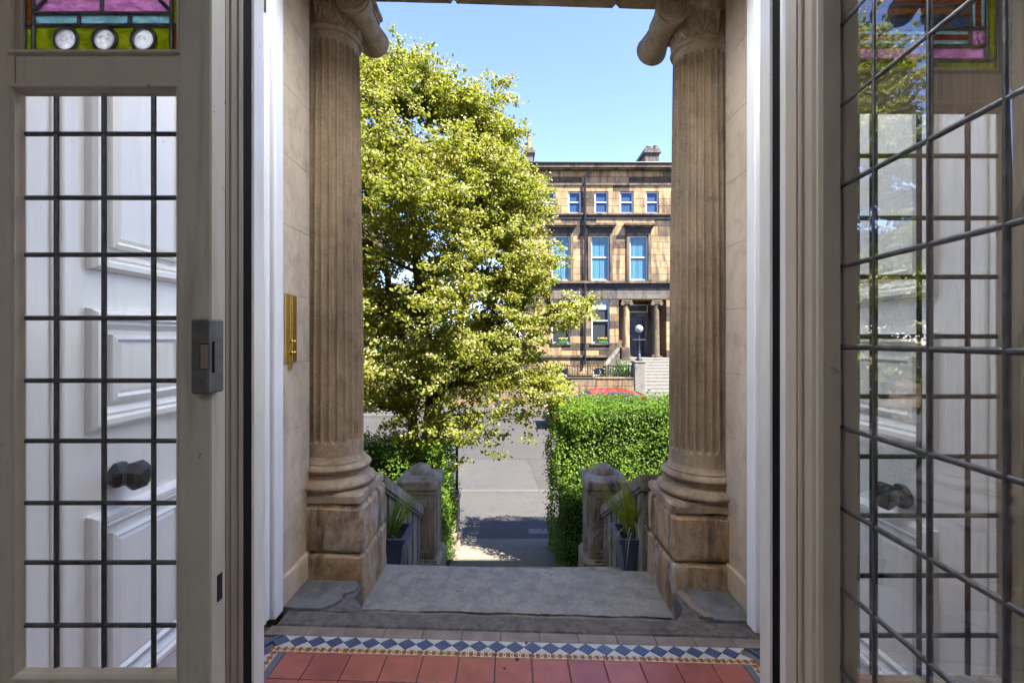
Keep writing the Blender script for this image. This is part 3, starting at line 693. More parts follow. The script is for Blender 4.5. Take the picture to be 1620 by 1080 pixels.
def sidelight(s_, label):
    GY = .9
    if s_ < 0:
        cols = [-.9625, -.9005, -.8065, -.7085, -.656]; rows = [.6525, .736, .86, .9775, 1.1, 1.219, 1.3425, 1.4675, 1.58, 1.706, 1.781]
    else:
        cols = [.651, .712, .805, .901, .9595]; rows = [.6375, .716, .834, .9525, 1.069, 1.1875, 1.306, 1.4237, 1.54, 1.6625, 1.746]
    x0, x1 = (-1.075, -JX-.061) if s_ < 0 else (JX+.061, 1.075)
    t_ = thing('leaded_sidelight', label, 'window', ((x0+x1)/2, GY, 0), 'leaded sidelights of the inner doorway')
    fn = lambda a, b, h: (a, GY - h, b)
    zt = rows[-1]; sg0 = zt + .0865; sg1 = sg0 + .36
    f0 = .884
    pa = 'cream_paint'
    obj('stile', bx(x0, cols[0]-.004, f0, .906, 0, 2.6), pa, t_); obj('stile', bx(cols[-1]+.004, x1, f0, .906, 0, 2.6), pa, t_)
    obj('rail', bx(cols[0]-.003, cols[-1]+.003, f0+.002, .904, zt+.004, sg0-.003), pa, t_)
    obj('rail', bx(cols[0]-.003, cols[-1]+.003, f0+.002, .904, .50, rows[0]-.004), pa, t_)
    obj('rail', bx(cols[0]-.003, cols[-1]+.003, f0+.002, .904, sg1, 2.6), pa, t_)
    obj('lower_panel', bx(cols[0]-.003, cols[-1]+.003, .885, .91, 0.0, .498), pa, t_)
    bead = [(-.016,-.005), (-.016,.0165), (-.013,.021), (-.008,.020), (-.004,.014), (-.002,.008), (.002,.002)]
    obj('glazing_bead', MB().frame(cols[0], cols[-1], rows[0], zt, bead, fn), pa, t_)
    obj('glazing_bead', MB().frame(cols[0], cols[-1], sg0, sg1, bead, fn), pa, t_)
    bo = [(-.060,.014), (-.057,.020), (-.050,.022), (-.045,.018), (-.042,.0145)]
    obj('stile_moulding', MB().frame(cols[0]+.012, cols[-1]-.012, rows[0], sg1, [(a, h) for a, h in bo], fn), pa, t_)
    lattice(fn, cols, rows, t_, 'clear_glass', .0049)
    # stained glass
    def sp_(pts, mat, name='stained_pane'):
        mb = MB(); n = len(pts)
        mb.add([fn(a, b, .0015) for a, b in pts] + [fn(a, b, -.0015) for a, b in pts], [tuple(range(n)), tuple(range(n, 2*n))[::-1]] + [(i, n+i, n+(i+1) % n, (i+1) % n) for i in range(n)])
        return obj(name, mb, mat, t_)
    def R4(a0, a1, b0, b1): return [(a0,b0), (a1,b0), (a1,b1), (a0,b1)]
    def cm(p, q, w=.0045): came(fn, p, q, t_, w, .0045)
    A0, A1 = cols[0], cols[-1]
    if s_ < 0:
        e0, e1 = A0+.0175, A1-.0165; b1, b2 = sg0+.050, sg0+.0705
        sp_(R4(A0, e0, sg0, b1), 'stain_green'); sp_(R4(A0, e0, b1, sg1), 'stain_amber')
        sp_(R4(e1, A1, sg0, b1+.003), 'stain_amber'); sp_(R4(e1, A1, b1+.003, sg1), 'stain_green')
        cc = [zx(105, GY), zx(166, GY), zx(227.5, GY)]; rz = sg0+.0245; rr = .0232
        xs = [e0] + cc + [e1]
        for i in range(4):                                # green field pieces shaped round the roundels
            p = []; a, b = xs[i], xs[i+1]
            lo_ = [(a, sg0)] if i == 0 else [(a + rr*math.sin(math.pi*k/8), rz - rr*math.cos(math.pi*k/8)) for k in range(9)]
            hi_ = [(b, sg0)] if i == 3 else []
            if i == 0: p = [(a, sg0)] + ([(b, sg0)] if 0 else []) + [(b, rz-rr)] + [(b - rr*math.sin(math.pi*k/8), rz - rr*math.cos(math.pi*k/8)) for k in range(1, 8)] + [(b, rz+rr), (a, b1)]
            elif i == 3: p = [(b, sg0), (b, b1), (a, rz+rr)] + [(a + rr*math.sin(math.pi*k/8), rz + rr*math.cos(math.pi*k/8)) for k in range(1, 8)] + [(a, rz-rr)]
            else: p = [(a + rr*math.sin(math.pi*k/8), rz + rr*math.cos(math.pi*k/8)) for k in range(0, 9)] + [(b - rr*math.sin(math.pi*k/8), rz - rr*math.cos(math.pi*k/8)) for k in range(0, 9)]
            sp_(p, 'stain_green')
        for c_ in cc:
            ro = obj('roundel', MB().add([fn(c_ + r*math.cos(2*math.pi*j/28), rz + r*math.sin(2*math.pi*j/28), h) for r, h in ((.0215,0), (.0205,.0025), (.015,.0018), (.0125,.004), (.006,.003), (.005,.007), (.0012,.008)) for j in range(28)],
                     [(i*28+j, i*28+(j+1) % 28, (i+1)*28+(j+1) % 28, (i+1)*28+j) for i in range(6) for j in range(28)], True), 'stain_clear', t_)
            obj('came_ring', MB().tube([fn(c_ + .0232*math.cos(2*math.pi*j/32), rz + .0232*math.sin(2*math.pi*j/32), 0) for j in range(33)], .0042, 8), 'lead', ro)
        m1_, m2_ = zx(126, GY), zx(206, GY)
        for a, b in ((e0, m1_), (m1_, m2_), (m2_, e1)): sp_(R4(a, b, b1, b2+.003), 'stain_aqua')
        z3 = b2+.007; mid = (e0+e1)/2 - .001
        sp_([(e0, z3), (e0+.0, z3+.022), (e0+.02, z3+.022)][::-1], 'stain_pink')
        sp_([(e0, z3), (mid, z3), (mid, sg1), (e0+.1, sg1), (e0+.02, z3+.022)], 'stain_pink')
        sp_([(mid, z3), (e1, z3), (e1-.02, z3+.022), (e1-.1, sg1), (mid, sg1)], 'stain_pink')
        sp_([(e0, z3+.022), (e0+.02, z3+.022), (e0+.1, sg1), (e0, sg1)], 'stain_pink'); sp_([(e1, z3), (e1, sg1), (e1-.1, sg1), (e1-.02, z3+.022)], 'stain_pink')
        for q in (((A0, sg0), (A0, sg1)), ((A1, sg0), (A1, sg1)), ((A0, sg0), (A1, sg0)), ((e0, sg0), (e0, sg1)), ((e1, sg0), (e1, sg1)), ((e0, b1+.002), (e1, b1+.002)), ((e0, b2+.005), (e1, b2+.005)),
                  ((m1_, b1), (m1_, b2)), ((m2_, b1), (m2_, b2)), ((mid, z3), (mid, sg1)), ((A0, b1), (e0, b1)), ((e1, b1+.003), (A1, b1+.003)), ((e0, z3), (e0+.1, z3+.11)), ((e1, z3), (e1-.1, z3+.11))): cm(*q)
    else:
        e1 = A1-.022; b1 = sg0+.018; pk = b1+.0285
        sp_(R4(A0, .835, sg0, b1), 'stain_green'); sp_(R4(.838, A1, sg0, b1), 'stain_green')
        sp_(R4(e1, A1, b1, sg1), 'stain_green')
        sp_(R4(A0, .81, b1, pk), 'stain_pink'); sp_(R4(.81, e1, b1, pk), 'stain_pink')
        q0 = .905
        sp_(R4(q0, e1, pk, pk+.034), 'stain_pink', 'rosette_pane')
        ros = MB(); cq = ((q0+e1)/2, pk+.017)
        for k in range(8):
            a_ = k*math.pi/4; ros.tube([fn(cq[0]+.004*math.cos(a_), cq[1]+.004*math.sin(a_), .002), fn(cq[0]+.013*math.cos(a_+.2), cq[1]+.013*math.sin(a_+.2), .002)], [.0012,.0008], 5)
        obj('rosette', ros, 'stain_clear', t_)
        for k, mt in enumerate(('stain_aqua', 'stain_red', 'stain_aqua')):
            sp_(R4(A0, q0, pk+k*.0115, pk+(k+1)*.0115), mt)
            w_ = (e1-q0)/3; sp_(R4(q0+k*w_, q0+(k+1)*w_, pk+.034, sg1), mt)
        sp_(R4(A0, q0, pk+.0345, pk+.06), 'stain_blue'); sp_(R4(A0, q0, pk+.06, pk+.08), 'stain_amber'); sp_(R4(A0, q0, pk+.08, sg1), 'stain_red')
        for q in (((A0, sg0), (A0, sg1)), ((A1, sg0), (A1, sg1)), ((A0, sg0), (A1, sg0)), ((A0, b1), (A1, b1)), ((e1, b1), (e1, sg1)), ((A0, pk), (e1, pk)), ((q0, pk), (q0, sg1)), ((.81, b1), (.81, pk)), ((.837, sg0), (.837, b1)),
                  ((A0, pk+.0345), (e1, pk+.0345)), ((A0, pk+.06), (q0, pk+.06)), ((A0, pk+.08), (q0, pk+.08)), ((.86, pk+.0345), (.86, pk+.06))): cm(*q)
    return t_
sl = sidelight(-1, 'leaded glass sidelight with three clear roundels in its stained panel, left of the doorway')
sidelight(1, 'leaded glass sidelight with a pink rosette in its stained panel, behind the open glazed door')

# lock keeper on the left stile
kp = obj('lock_keeper', MB().box(zx(301, .824), zx(329, .824), .824, .871, zy(623, .824), zy(504, .824), ch=.003), 'iron_grey', sl)
obj('bolt_slot', bx(zx(317, .824), zx(330, .824), .8225, .826, zy(584, .824), zy(543, .824)), 'black_rubber', kp)
obj('slot_insert', bx(zx(318.5, .824), zx(330, .824), .8215, .825, zy(583, .824), zy(544.5, .824)), 'jamb_shaded', kp)
obj('side_slot', bx(zx(327, .824), zx(329.6, .824), .835, .842, zy(590, .824), zy(540, .824)), 'black_rubber', kp)

# open glazed door: plane X = .438 + .0861*Y, hinged at the right jamb, standing into the hall
tv = Vector((.0861, 1, 0)).normalized(); nv = Vector((-tv.y, tv.x, 0))       # nv points to the viewer's side
def lf(a, b, h): p = Vector((.438, 0, 0)) + tv*a + nv*h; return (p.x, p.y, b)
gd = thing('glazed_door', 'leaded glass inner door standing open towards the viewer at the right edge', 'door', lf(.3, 0, 0))
def lbox(name, a0, a1, b0, b1, h0, h1, mat, parent=gd):
    return obj(name, MB().hexa([lf(a0,b0,h0), lf(a1,b0,h0), lf(a1,b1,h0), lf(a0,b1,h0)], [lf(a0,b0,h1), lf(a1,b0,h1), lf(a1,b1,h1), lf(a0,b1,h1)]), mat, parent)
ge = .689; pitch = .0895
cols = [ge - .071 - pitch*k for k in range(8)]
cols = [ge] + [c for c in cols] + [cols[-1]-.05]
cols = cols[::-1]
rows = [.5619 + .12115*k for k in range(13)]
lbox('hinge_stile', ge+.004, .808, .01, 2.58, -.022, .022, 'cream_paint')
lbox('lock_stile', cols[0]-.11, cols[0]-.004, .01, 2.58, -.022, .022, 'cream_paint')
lbox('bottom_rail', cols[0]-.003, ge+.003, .01, rows[0]-.004, -.021, .021, 'cream_paint')
lbox('top_rail', cols[0]-.003, ge+.003, rows[-1]+.004, 2.58, -.021, .021, 'cream_paint')
for sg in (1, -1):
    obj('glazing_bead', MB().frame(cols[0], cols[-1], rows[0], rows[-1], [(-.03,.0215*sg), (-.03,.027*sg), (-.024,.030*sg), (-.017,.026*sg), (-.013,.029*sg), (-.006,.030*sg), (0.0,.026*sg), (.002,.003*sg)], lf), 'cream_paint', gd)
obj('stile_moulding', MB().tube([lf(.755, .02, .022), lf(.755, 2.5, .022)], .006, 8), 'cream_paint', gd)
lbox('stile_fillet', .765, .80, .02, 2.5, .0222, .0265, 'cream_paint')
lattice(lf, cols, rows, gd, 'leaf_glass', .0038, .003)

# brass bell plate on the left reveal
bp = thing('bell_plate', 'polished brass bell plate on the pale stone wall left of the doorway', 'plate', (-1.09, 2.23, 1.15))
px_ = XC - 1.12
pobj('plate', bx(px_-.002, px_+.008, 2.178, 2.282, 1.155, 1.49, ch=.003), 'brass', bp)
pobj('plate_rib', bx(px_+.0082, px_+.0125, 2.232, 2.280, 1.158, 1.487, ch=.002), 'brass', bp)
for zz in (1.26, 1.205):
    for yy in (2.235, 2.262): pobj('button', MB().tube([(px_+.012, yy, zz), (px_+.018, yy, zz)], [.009,.007], 12), 'brass', bp)
pobj('pull', MB().box(px_+.001, px_+.012, 2.212, 2.235, 1.12, 1.154, ch=.002), 'brass', bp)

# ------------------------------------------------------------------ balustrades, newels, gate piers
def newel(s_, label):
    xi = s_*.70; xo = s_*1.03; a, b = min(xi, xo), max(xi, xo); y0, y1 = 4.15, 4.49; zb = -1.2; cx_ = (a+b)/2; cy_ = (y0+y1)/2
    t_ = thing('newel_post', label, 'post', (cx_, cy_, zb), 'newel posts of the front steps')
    sh = obj('shaft', MB().stone(a, b, y0, y1, zb+.5, -.075, .003, .06, 80+s_, .006), 'grey_stone', t_)
    obj('plinth', MB().stone(a-.045, b+.045, y0-.045, y1+.045, zb, zb+.498, .004, .06, 82+s_, .02), 'grey_stone', t_)
    # sunk panels framed by a raised moulding on the street-side and inner faces
    pr = [(0,0), (0,.010), (.008,.012), (.016,.004), (.018,0)]
    obj('panel_moulding', MB().frame(a+.055, b-.055, -.64, -.13, pr, lambda u, v, h: (u, y0 - .001 - h, v)), 'grey_stone', sh)
    obj('panel_moulding', MB().frame(y0+.055, y1-.055, -.64, -.13, pr, lambda u, v, h: (xi - s_*(.001 + h), u, v)), 'grey_stone', sh)
    obj('necking', MB().box(a-.012, b+.012, y0-.012, y1+.012, -.112, -.075, ch=.006), 'grey_stone', t_)
    cap = obj('cap', MB().stone(a-.03, b+.03, y0-.03, y1+.03, -.074, .012, .003, .04, 84+s_, .008), 'grey_stone', t_)
    pt = [(a-.02, y0-.02), (b+.02, y0-.02), (b+.02, y1+.02), (a-.02, y1+.02)]
    obj('cap_slope', MB().hexa([(x, y, .010) for x, y in pt], [(cx_+(x-cx_)*.72, cy_+(y-cy_)*.72, .040) for x, y in pt]), 'grey_stone', cap)
    obj('dome', MB().lathe(cx_, cy_, [(.108*math.cos(u), .034+.098*math.sin(u)) for u in [math.pi/2*i/10*.99 for i in range(11)]], 28, lambda r, z, q: r+.004*noise.noise(Vector((math.cos(q)*3, math.sin(q)*3, z*20+s_)))), 'grey_stone', cap)
newel(-1, 'domed stone newel post left of the path, in front of the low dark hedge')
newel(1, 'domed stone newel post right of the path, in front of the tall bright hedge')

def balustrade(s_, label):
    xi = s_*.80; t_ = thing('balustrade', label, 'balustrade', (xi, 3.5, -1.1), 'stone balustrades of the front steps')
    ya, yb = 2.862, 4.148; za, zb = .447, -.227
    def zl(y): return za + (zb-za)*(y-2.87)/1.28
    def slab(x0, x1, h0, h1, nm, yA=ya, yB=yb):
        mb = MB(); mb.hexa([(x0, yA, zl(yA)+h0), (x1, yA, zl(yA)+h0), (x1, yA, zl(yA)+h1), (x0, yA, zl(yA)+h1)], [(x0, yB, zl(yB)+h0), (x1, yB, zl(yB)+h0), (x1, yB, zl(yB)+h1), (x0, yB, zl(yB)+h1)])
        return obj(nm, mb, 'grey_stone', t_)
    x0, x1 = min(xi, xi+s_*.22), max(xi, xi+s_*.22)
    slab(x0, x1, -.075, 0, 'handrail'); slab(x0+.012, x1-.012, -.098, -.0755, 'handrail_moulding')
    slab(x0-.01, x1+.01, -1.05, -.62, 'base_course')
    y = ya+.02
    while y < yb-.05:
        w_ = min(.135, yb-.02-y)
        q = []
        for xx in (x0+.03, x1-.03):
            q.append([(xx, y, zl(y)-.63), (xx, y+w_, zl(y+w_)-.63), (xx, y+w_, zl(y+w_)-.09), (xx, y, zl(y)-.09)])
        obj('baluster', MB().hexa(q[0], q[1]), 'grey_stone', t_); y += .19
balustrade(-1, 'sloping stone balustrade between the left pedestal and its domed newel post')
balustrade(1, 'sloping stone balustrade between the right pedestal and its domed newel post')

def gate_pier(s_, label):
    xi = s_*.84; a, b = min(xi, xi+s_*.16), max(xi, xi+s_*.16)
    t_ = thing('gate_pier', label, 'pier', (xi+s_*.08, 7.2, -1.95), 'low gate piers')
    obj('pier_shaft', MB().stone(a, b, 7.02, 7.36, -1.95, -1.20, .004, .06, 90+s_), 'grey_stone', t_)
    obj('pier_cap', MB().stone(a-.025, b+.025, 6.99, 7.39, -1.198, -1.10, .004, .05, 92+s_), 'grey_stone', t_)
    obj('pier_foot', MB().stone(a-.035, b+.035, 6.99, 7.39, -1.95, -1.68, .004, .05, 94+s_), 'grey_stone', t_)
    if s_ < 0: obj('gate_bar', MB().tube([(xi-.02, 7.1, -1.1), (xi-.02, 7.1, -.36)], .022, 8), 'dark_iron', t_)
gate_pier(-1, 'low stone gate pier with an iron bar at the end of the dark hedge')
gate_pier(1, 'low stone gate pier half covered by the end of the tall bright hedge')

# ------------------------------------------------------------------ planters with spiky plants
def planter(s_, label):
    xa, xb = (.705, .985) if s_ > 0 else (-.985, -.705); ya, yb = 2.975, 3.255; zt, zb = -.008, -.274
    cx_, cy_ = (xa+xb)/2, (ya+yb)/2
    t_ = thing('planter', label, 'planter', (cx_, cy_, zb), 'dark planters beside the steps')
    k = .74
    def ring(e, z, kk=1.): return [(cx_+(x-cx_)*kk+e*(1 if x > cx_ else -1), cy_+(y-cy_)*kk+e*(1 if y > cy_ else -1), z) for x, y in ((xa,ya), (xb,ya), (xb,yb), (xa,yb))]
    L = [ring(-.012, zb, k), ring(-.012, zt-.03), ring(0, zt-.03), ring(.004, zt), ring(-.022, zt), ring(-.026, zt-.05)]
    vs = [p for r_ in L for p in r_]
    obj('pot', MB().add(vs, [(3,2,1,0), tuple(range(20, 24))] + [(i*4+j, i*4+(j+1) % 4, i*4+4+(j+1) % 4, i*4+4+j) for i in range(5) for j in range(4)]), 'planter', t_)
    obj('compost', bx(xa+.03, xb-.03, ya+.03, yb-.03, zt-.06, zt-.035), 'compost', t_)
    pl = thing('spiky_plant', 'upright green grassy plant in the planter left of the steps' if s_ < 0 else 'yellow-green spiky plant with drooping dead blades in the planter right of the steps', 'plant', (cx_, cy_, zt-.035))
    rr = random.Random(31+s_)
    def blades(n, hmin, hmax, spread, droop, mat, w=.006, nm='blades', lean=0):
        mb = MB()
        for i in range(n):
            a = rr.uniform(0, 6.28); L_ = rr.uniform(hmin, hmax); sp_ = rr.uniform(.15, 1)*spread
            px_, py_ = cx_ + .05*math.cos(a)*rr.random(), cy_ + .05*math.sin(a)*rr.random()
            d = Vector((math.cos(a)*sp_ + lean, math.sin(a)*sp_, 1)).normalized(); p = Vector((px_, py_, zt-.04)); pts = [p.copy()]
            for q in range(6):
                p = p + d*L_/6; d = (d + Vector((math.cos(a)*.08*droop, math.sin(a)*.08*droop, -.30*droop*(q+1)/6))).normalized(); pts.append(p.copy())
            sd_ = Vector((-math.sin(a+.7), math.cos(a+.7), .2)).normalized()
            vs = []
            for q, c in enumerate(pts):
                ww = w*(1-(q/6)**2*.93); vs += [c - sd_*ww, c + sd_*ww + Vector((0, 0, .001))]
            mb.add(vs, [(2*q, 2*q+1, 2*q+3, 2*q+2) for q in range(6)], True)
        return obj(nm, mb, mat, pl, fix=False)
    if s_ < 0:
        blades(95, .18, .36, .6, .5, 'blade_green'); blades(10, .36, .5, .5, .5, 'blade_green', .0025, 'thin_stems'); blades(6, .15, .24, 1.2, 2.2, 'blade_dead', .004, 'dead_blades')
    else:
        blades(130, .24, .48, .6, .3, 'blade_yellow', .0075, 'blades'); blades(40, .30, .50, 1.6, 3.0, 'blade_dead', .0045, 'dead_blades')
planter(-1, 'dark blue plastic planter beside the left column pedestal')
planter(1, 'dark plastic planter beside the right column pedestal, dead blades hanging over its rim')

# ------------------------------------------------------------------ foliage
def leaf_mesh(name, P, N, L, W, mat, parent, seed=0, bend=.25):
    g = np.random.default_rng(seed); n = len(P)
    N = N / np.linalg.norm(N, axis=1, keepdims=True)
    r = g.normal(size=(n, 3)); T = np.cross(N, r); T /= np.linalg.norm(T, axis=1, keepdims=True); B = np.cross(N, T)
    L = L[:, None]; W = W[:, None]
    v0 = P - T*L*.5; v1 = P + B*W*.5 + N*W*bend*.5; v2 = P + T*L*.5; v3 = P - B*W*.5 + N*W*bend*.5
    V = np.stack([v0, v1, v2, v3], 1).reshape(-1, 3)
    c = np.array([V[:, 0].mean(), V[:, 1].mean(), V[:, 2].min()])
    me = bpy.data.meshes.new(name)
    me.vertices.add(4*n); me.vertices.foreach_set('co', (V - c).astype(np.float32).ravel())
    i = np.arange(n)*4
    tri = np.stack([i, i+1, i+2, i, i+2, i+3], 1).ravel()
    me.loops.add(6*n); me.loops.foreach_set('vertex_index', tri.astype(np.int32))
    me.polygons.add(2*n); me.polygons.foreach_set('loop_start', (np.arange(2*n)*3).astype(np.int32))
    me.update(calc_edges=True); me.materials.append(MATS[mat])
    o = bpy.data.objects.new(name, me); link(o, parent); cv = Vector(c)
    o.location = cv - (WL[parent.name] if parent is not None else Vector()); WL[o.name] = cv
    return o

def hedge(x0, x1, y0, y1, zb, zt, n, label, seed, top_amp):
    t_ = thing('hedge', label, 'hedge', ((x0+x1)/2, (y0+y1)/2, zb), 'garden hedges along the street')
    g = np.random.default_rng(seed)
    ms = .13
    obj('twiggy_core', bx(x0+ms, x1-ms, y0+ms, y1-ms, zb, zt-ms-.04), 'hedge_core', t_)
    A = [((x1-x0)*(zt-zb), 0), ((x1-x0)*(zt-zb)*.5, 1), ((y1-y0)*(zt-zb), 2), ((y1-y0)*(zt-zb), 3), ((x1-x0)*(y1-y0)*1.4, 4)]
    tot = sum(a for a, _ in A); Ps = []; Ns = []
    for a, f in A:
        k = int(n*a/tot); u = g.random(k); v = g.random(k); dep = g.random(k)**1.6*.22
        X = x0 + (x1-x0)*u; Z = zb + (zt-zb)*v**.93; Y = y0 + (y1-y0)*u
        nn = g.normal(size=(k, 3))*.55
        if f == 0: P = np.stack([X, y0+dep, Z], 1); nn[:, 1] -= .75
        elif f == 1: P = np.stack([X, y1-dep, Z], 1); nn[:, 1] += .75
        elif f == 2: P = np.stack([x0+dep, Y, Z], 1); nn[:, 0] -= .75
        elif f == 3: P = np.stack([x1-dep, Y, Z], 1); nn[:, 0] += .75
        else: P = np.stack([X, y0+(y1-y0)*v, zt-dep], 1); nn[:, 2] += .75
        nn[:, 2] += .35
        Ps.append(P); Ns.append(nn)
    P = np.concatenate(Ps); N = np.concatenate(Ns)
    # bumpy outline: clumps pushed in and out
    off = np.array([[noise.noise(Vector(p)*2.3), noise.noise(Vector(p)*2.3+Vector((9,3,1))), noise.noise(Vector(p)*4.5+Vector((2,7,5)))] for p in P])
    P = P + off * np.array([.12, .12, top_amp])
    keep = np.ones(len(P), bool)
    P = P[keep]; N = N[keep]
    L = g.uniform(.022, .048, len(P)); leaf_mesh('foliage', P, N, L, L*g.uniform(.5, .7, len(P)), 'hedge_leaf', t_, seed)
    # loose shoots
    k = 420; X = g.uniform(x0, x1, k); Yc = g.uniform(y0, y1, k); pts = []; nr = []
    for i in range(k):
        base = np.array([X[i], Yc[i], zt-.03]); d = np.array([g.normal()*.25, g.normal()*.25, 1]); h = g.uniform(.04, .16)
        for q in range(5): pts.append(base + d*h*q/4 + g.normal(size=3)*.012); nr.append(g.normal(size=3)+np.array([0, -.3, .4]))
    # shoots on the end facing the path
    xe = x0 if x0 > 0 else x1; s_ = -1 if x0 > 0 else 1
    for i in range(260):
        base = np.array([xe, g.uniform(y0, y1), g.uniform(zb+.3, zt)]); d = np.array([s_, g.normal()*.4, .5]); h = g.uniform(.03, .12)
        for q in range(4): pts.append(base + d*h*q/3 + g.normal(size=3)*.012); nr.append(g.normal(size=3)+np.array([0, -.3, .4]))
    P = np.array(pts); L = g.uniform(.03, .05, len(P)); leaf_mesh('shoots', P, np.array(nr), L, L*.55, 'hedge_leaf', t_, seed+5)
    return t_
hedge(-3.9, -.93, 6.1, 7.15, -1.92, -.17, 48000, 'low clipped hedge in shade below the blossoming tree', 1, .07)
hedge(.60, 4.2, 6.05, 7.2, -1.92, .40, 76000, 'tall bright green clipped hedge right of the path', 2, .10)

# blossoming tree behind the left-hand hedge
tree = thing('blossoming_tree', 'leafy tree with cream blossom growing out of the low hedge left of the path', 'tree', (-1.3, 6.85, -1.93))
g = np.random.default_rng(11); rt = random.Random(5)
TR = [(-.3, -1.9, -.15), (.2, -2.6, .25), (.7, -3.1, .55), (1.2, -3.4, .25), (1.75, -3.6, .2), (2.3, -3.6, .0), (3.0, -3.6, .0), (3.5, -3.5, .08), (4.0, -3.3, -.1), (4.4, -3.1, -.3), (4.75, -2.9, -.75), (5.0, -2.6, -1.15), (5.18, -2.4, -1.45)]
def ext(z):
    for (z0, l0, r0), (z1, l1, r1) in zip(TR, TR[1:]):
        if z <= z1: u = max(0, (z-z0)/(z1-z0)); return l0+(l1-l0)*u, r0+(r1-r0)*u
    return TR[-1][1:]
TY = 6.85
trunk = MB()
stems = [[(-1.33,TY,-1.93), (-1.30,TY,-.8), (-1.22,TY-.02,-.1), (-1.18,TY,.5), (-1.3,TY,1.3), (-1.42,TY,2.3), (-1.5,TY,3.4), (-1.6,TY,4.6), (-1.65,TY,5.3)],
         [(-1.45,TY+.05,-1.93), (-1.47,TY+.02,-.6), (-1.50,TY,.1), (-1.56,TY+.05,.7), (-1.75,TY+.1,1.6), (-2.0,TY+.1,2.7), (-2.3,TY,3.9)],
         [(-1.22,TY-.02,-.1), (-1.0,TY-.15,.7), (-.75,TY-.2,1.6), (-.55,TY-.2,2.6), (-.4,TY-.1,3.6), (-.35,TY,4.2)],
         [(-1.18,TY,.5), (-.8,TY+.1,1.0), (-.35,TY+.1,1.35), (.1,TY,1.55), (.6,TY-.05,1.72)]]
trad = [[.17,.145,.13,.11,.09,.07,.05,.028,.012], [.10,.085,.075,.065,.05,.035,.014], [.085,.065,.05,.038,.025,.012], [.06,.045,.035,.025,.010]]
for s_, r_ in zip(stems, trad): trunk.tube(s_, r_, 10)
obj('trunk', trunk, 'bark', tree)
cl = []
while len(cl) < 245:
    z = rt.uniform(.5, 5.15); l, r_ = ext(z); x = rt.uniform(l, r_); m_ = (l+r_)/2; hw_ = (r_-l)/2
    hd = 1.75*(1 - abs((z-2.2)/4.2)**2.2); u = (x-m_)/hw_; yy = rt.uniform(-1, 1)*max(.25, hd)*math.sqrt(max(.05, 1-u*u*.85))
    z -= .30*yy*yy*max(0, (z-1.5)/4) + max(0, -yy)*.28*max(0, (z-1.5)/4)
    if noise.noise(Vector((x*1.15, yy*1.15, z*1.35+4))) < -.11: continue
    if (u*u + (yy/max(hd, .3))**2) < .2 and rt.random() < .5: continue
    cl.append(Vector((x, TY + yy, z)))
# hand-placed clumps that shape the outline seen in the photograph
nrand = len(cl)
for i in range(46):                                       # sprigs that break up the outline
    z = rt.uniform(1.9, 5.2); l, r_ = ext(z); cl.append(Vector((r_ + rt.uniform(-.05, .13), TY + rt.uniform(-.5, .5), z + rt.uniform(0, .12))))
for i in range(22):
    x = rt.uniform(-2.6, -.4); zt_ = 5.22 - max(0, x+1.4)*1.35; cl.append(Vector((x, TY + rt.uniform(-.3, .4), zt_ + rt.uniform(-.12, .10))))
for x, y, dy in ((640,640,-.7), (665,620,-.8), (700,640,-.7), (722,672,-.6), (650,600,-.9), (690,600,-.9), (748,672,-.6), (760,622,-.4), (612,640,-.6), (625,665,-.5), (680,665,-.7), (795,150,0), (805,205,-.2), (848,300,0), (862,330,-.2), (872,400,-.3), (845,440,-.2), (920,488,-.3), (898,500,-.3), (875,508,-.2), (855,520,-.1), (850,560,0), (640,95,0), (668,105,0), (595,92,0), (700,140,0), (740,155,.1), (790,655,-.4), (820,640,-.5), (835,660,-.6), (770,690,-.5), (735,705,-.5), (750,650,-.3), (620,620,-.4), (600,580,-.5), (640,560,-.6), (590,520,0), (850,420,0), (830,380,0)):
    cl.append(PX(x, y, TY+dy))
br = MB(); LP = []; LN = []; BP = []; BN = []
allp = [Vector(p) for s_ in stems for p in s_[2:]]
for ci, c in enumerate(cl):
    hp = ci >= nrand; sg = .55 if hp else 1.
    cand = [p for p in allp if p.z < c.z + .25] or allp
    b0 = min(cand, key=lambda p: (p-c).length + max(0, p.z - c.z + .2)*1.5)
    mid_ = (b0 + c)/2 + Vector((rt.uniform(-.15,.15), rt.uniform(-.15,.15), rt.uniform(.0,.22)))
    pts = [b0, b0*.5 + mid_*.5 + Vector((0,0,.06)), mid_, mid_*.45 + c*.55, c]
    d_ = (c-b0).length; br.tube(pts, [min(.03, .012+.01*d_), .018, .012, .008, .004], 6, smooth=True)
    low = c.z < .7
    # foliage sits in small sprays along the twigs round each clump
    nsp = rt.randint(20, 30) if not low else rt.randint(8, 13)
    if hp: nsp = int(nsp*.62)
    for _ in range(nsp):
        s0 = c + Vector((rt.gauss(0,.22)*sg, rt.gauss(0,.22), rt.gauss(0,.13)*(.8 if hp else 1)))
        if low: s0.z -= abs(rt.gauss(0, .12))
        k = rt.randint(18, 30); q = g.normal(size=(k, 3))*np.array([.060, .060, .026]) + np.array(s0)
        nn = g.normal(size=(k, 3))*.65 + np.array([.25, -.45, .5]); LP.append(q); LN.append(nn)
        if rt.random() < (.8 if not low else .25):
            k = rt.randint(12, 24); q = g.normal(size=(k, 3))*np.array([.055, .055, .02]) + np.array(s0) + np.array([0, -.01, .028])
            BP.append(q); BN.append(g.normal(size=(k, 3))*.6 + np.array([.1, -.2, .8]))
    for i in range(26):
        u = rt.uniform(.35, 1); s0 = b0.lerp(c, u) + Vector((0,0,.05)); q = g.normal(size=(4, 3))*.07 + np.array(s0); LP.append(q); LN.append(g.normal(size=(4, 3)) + np.array([0,0,.5]))
obj('branches', br, 'bark', tree)
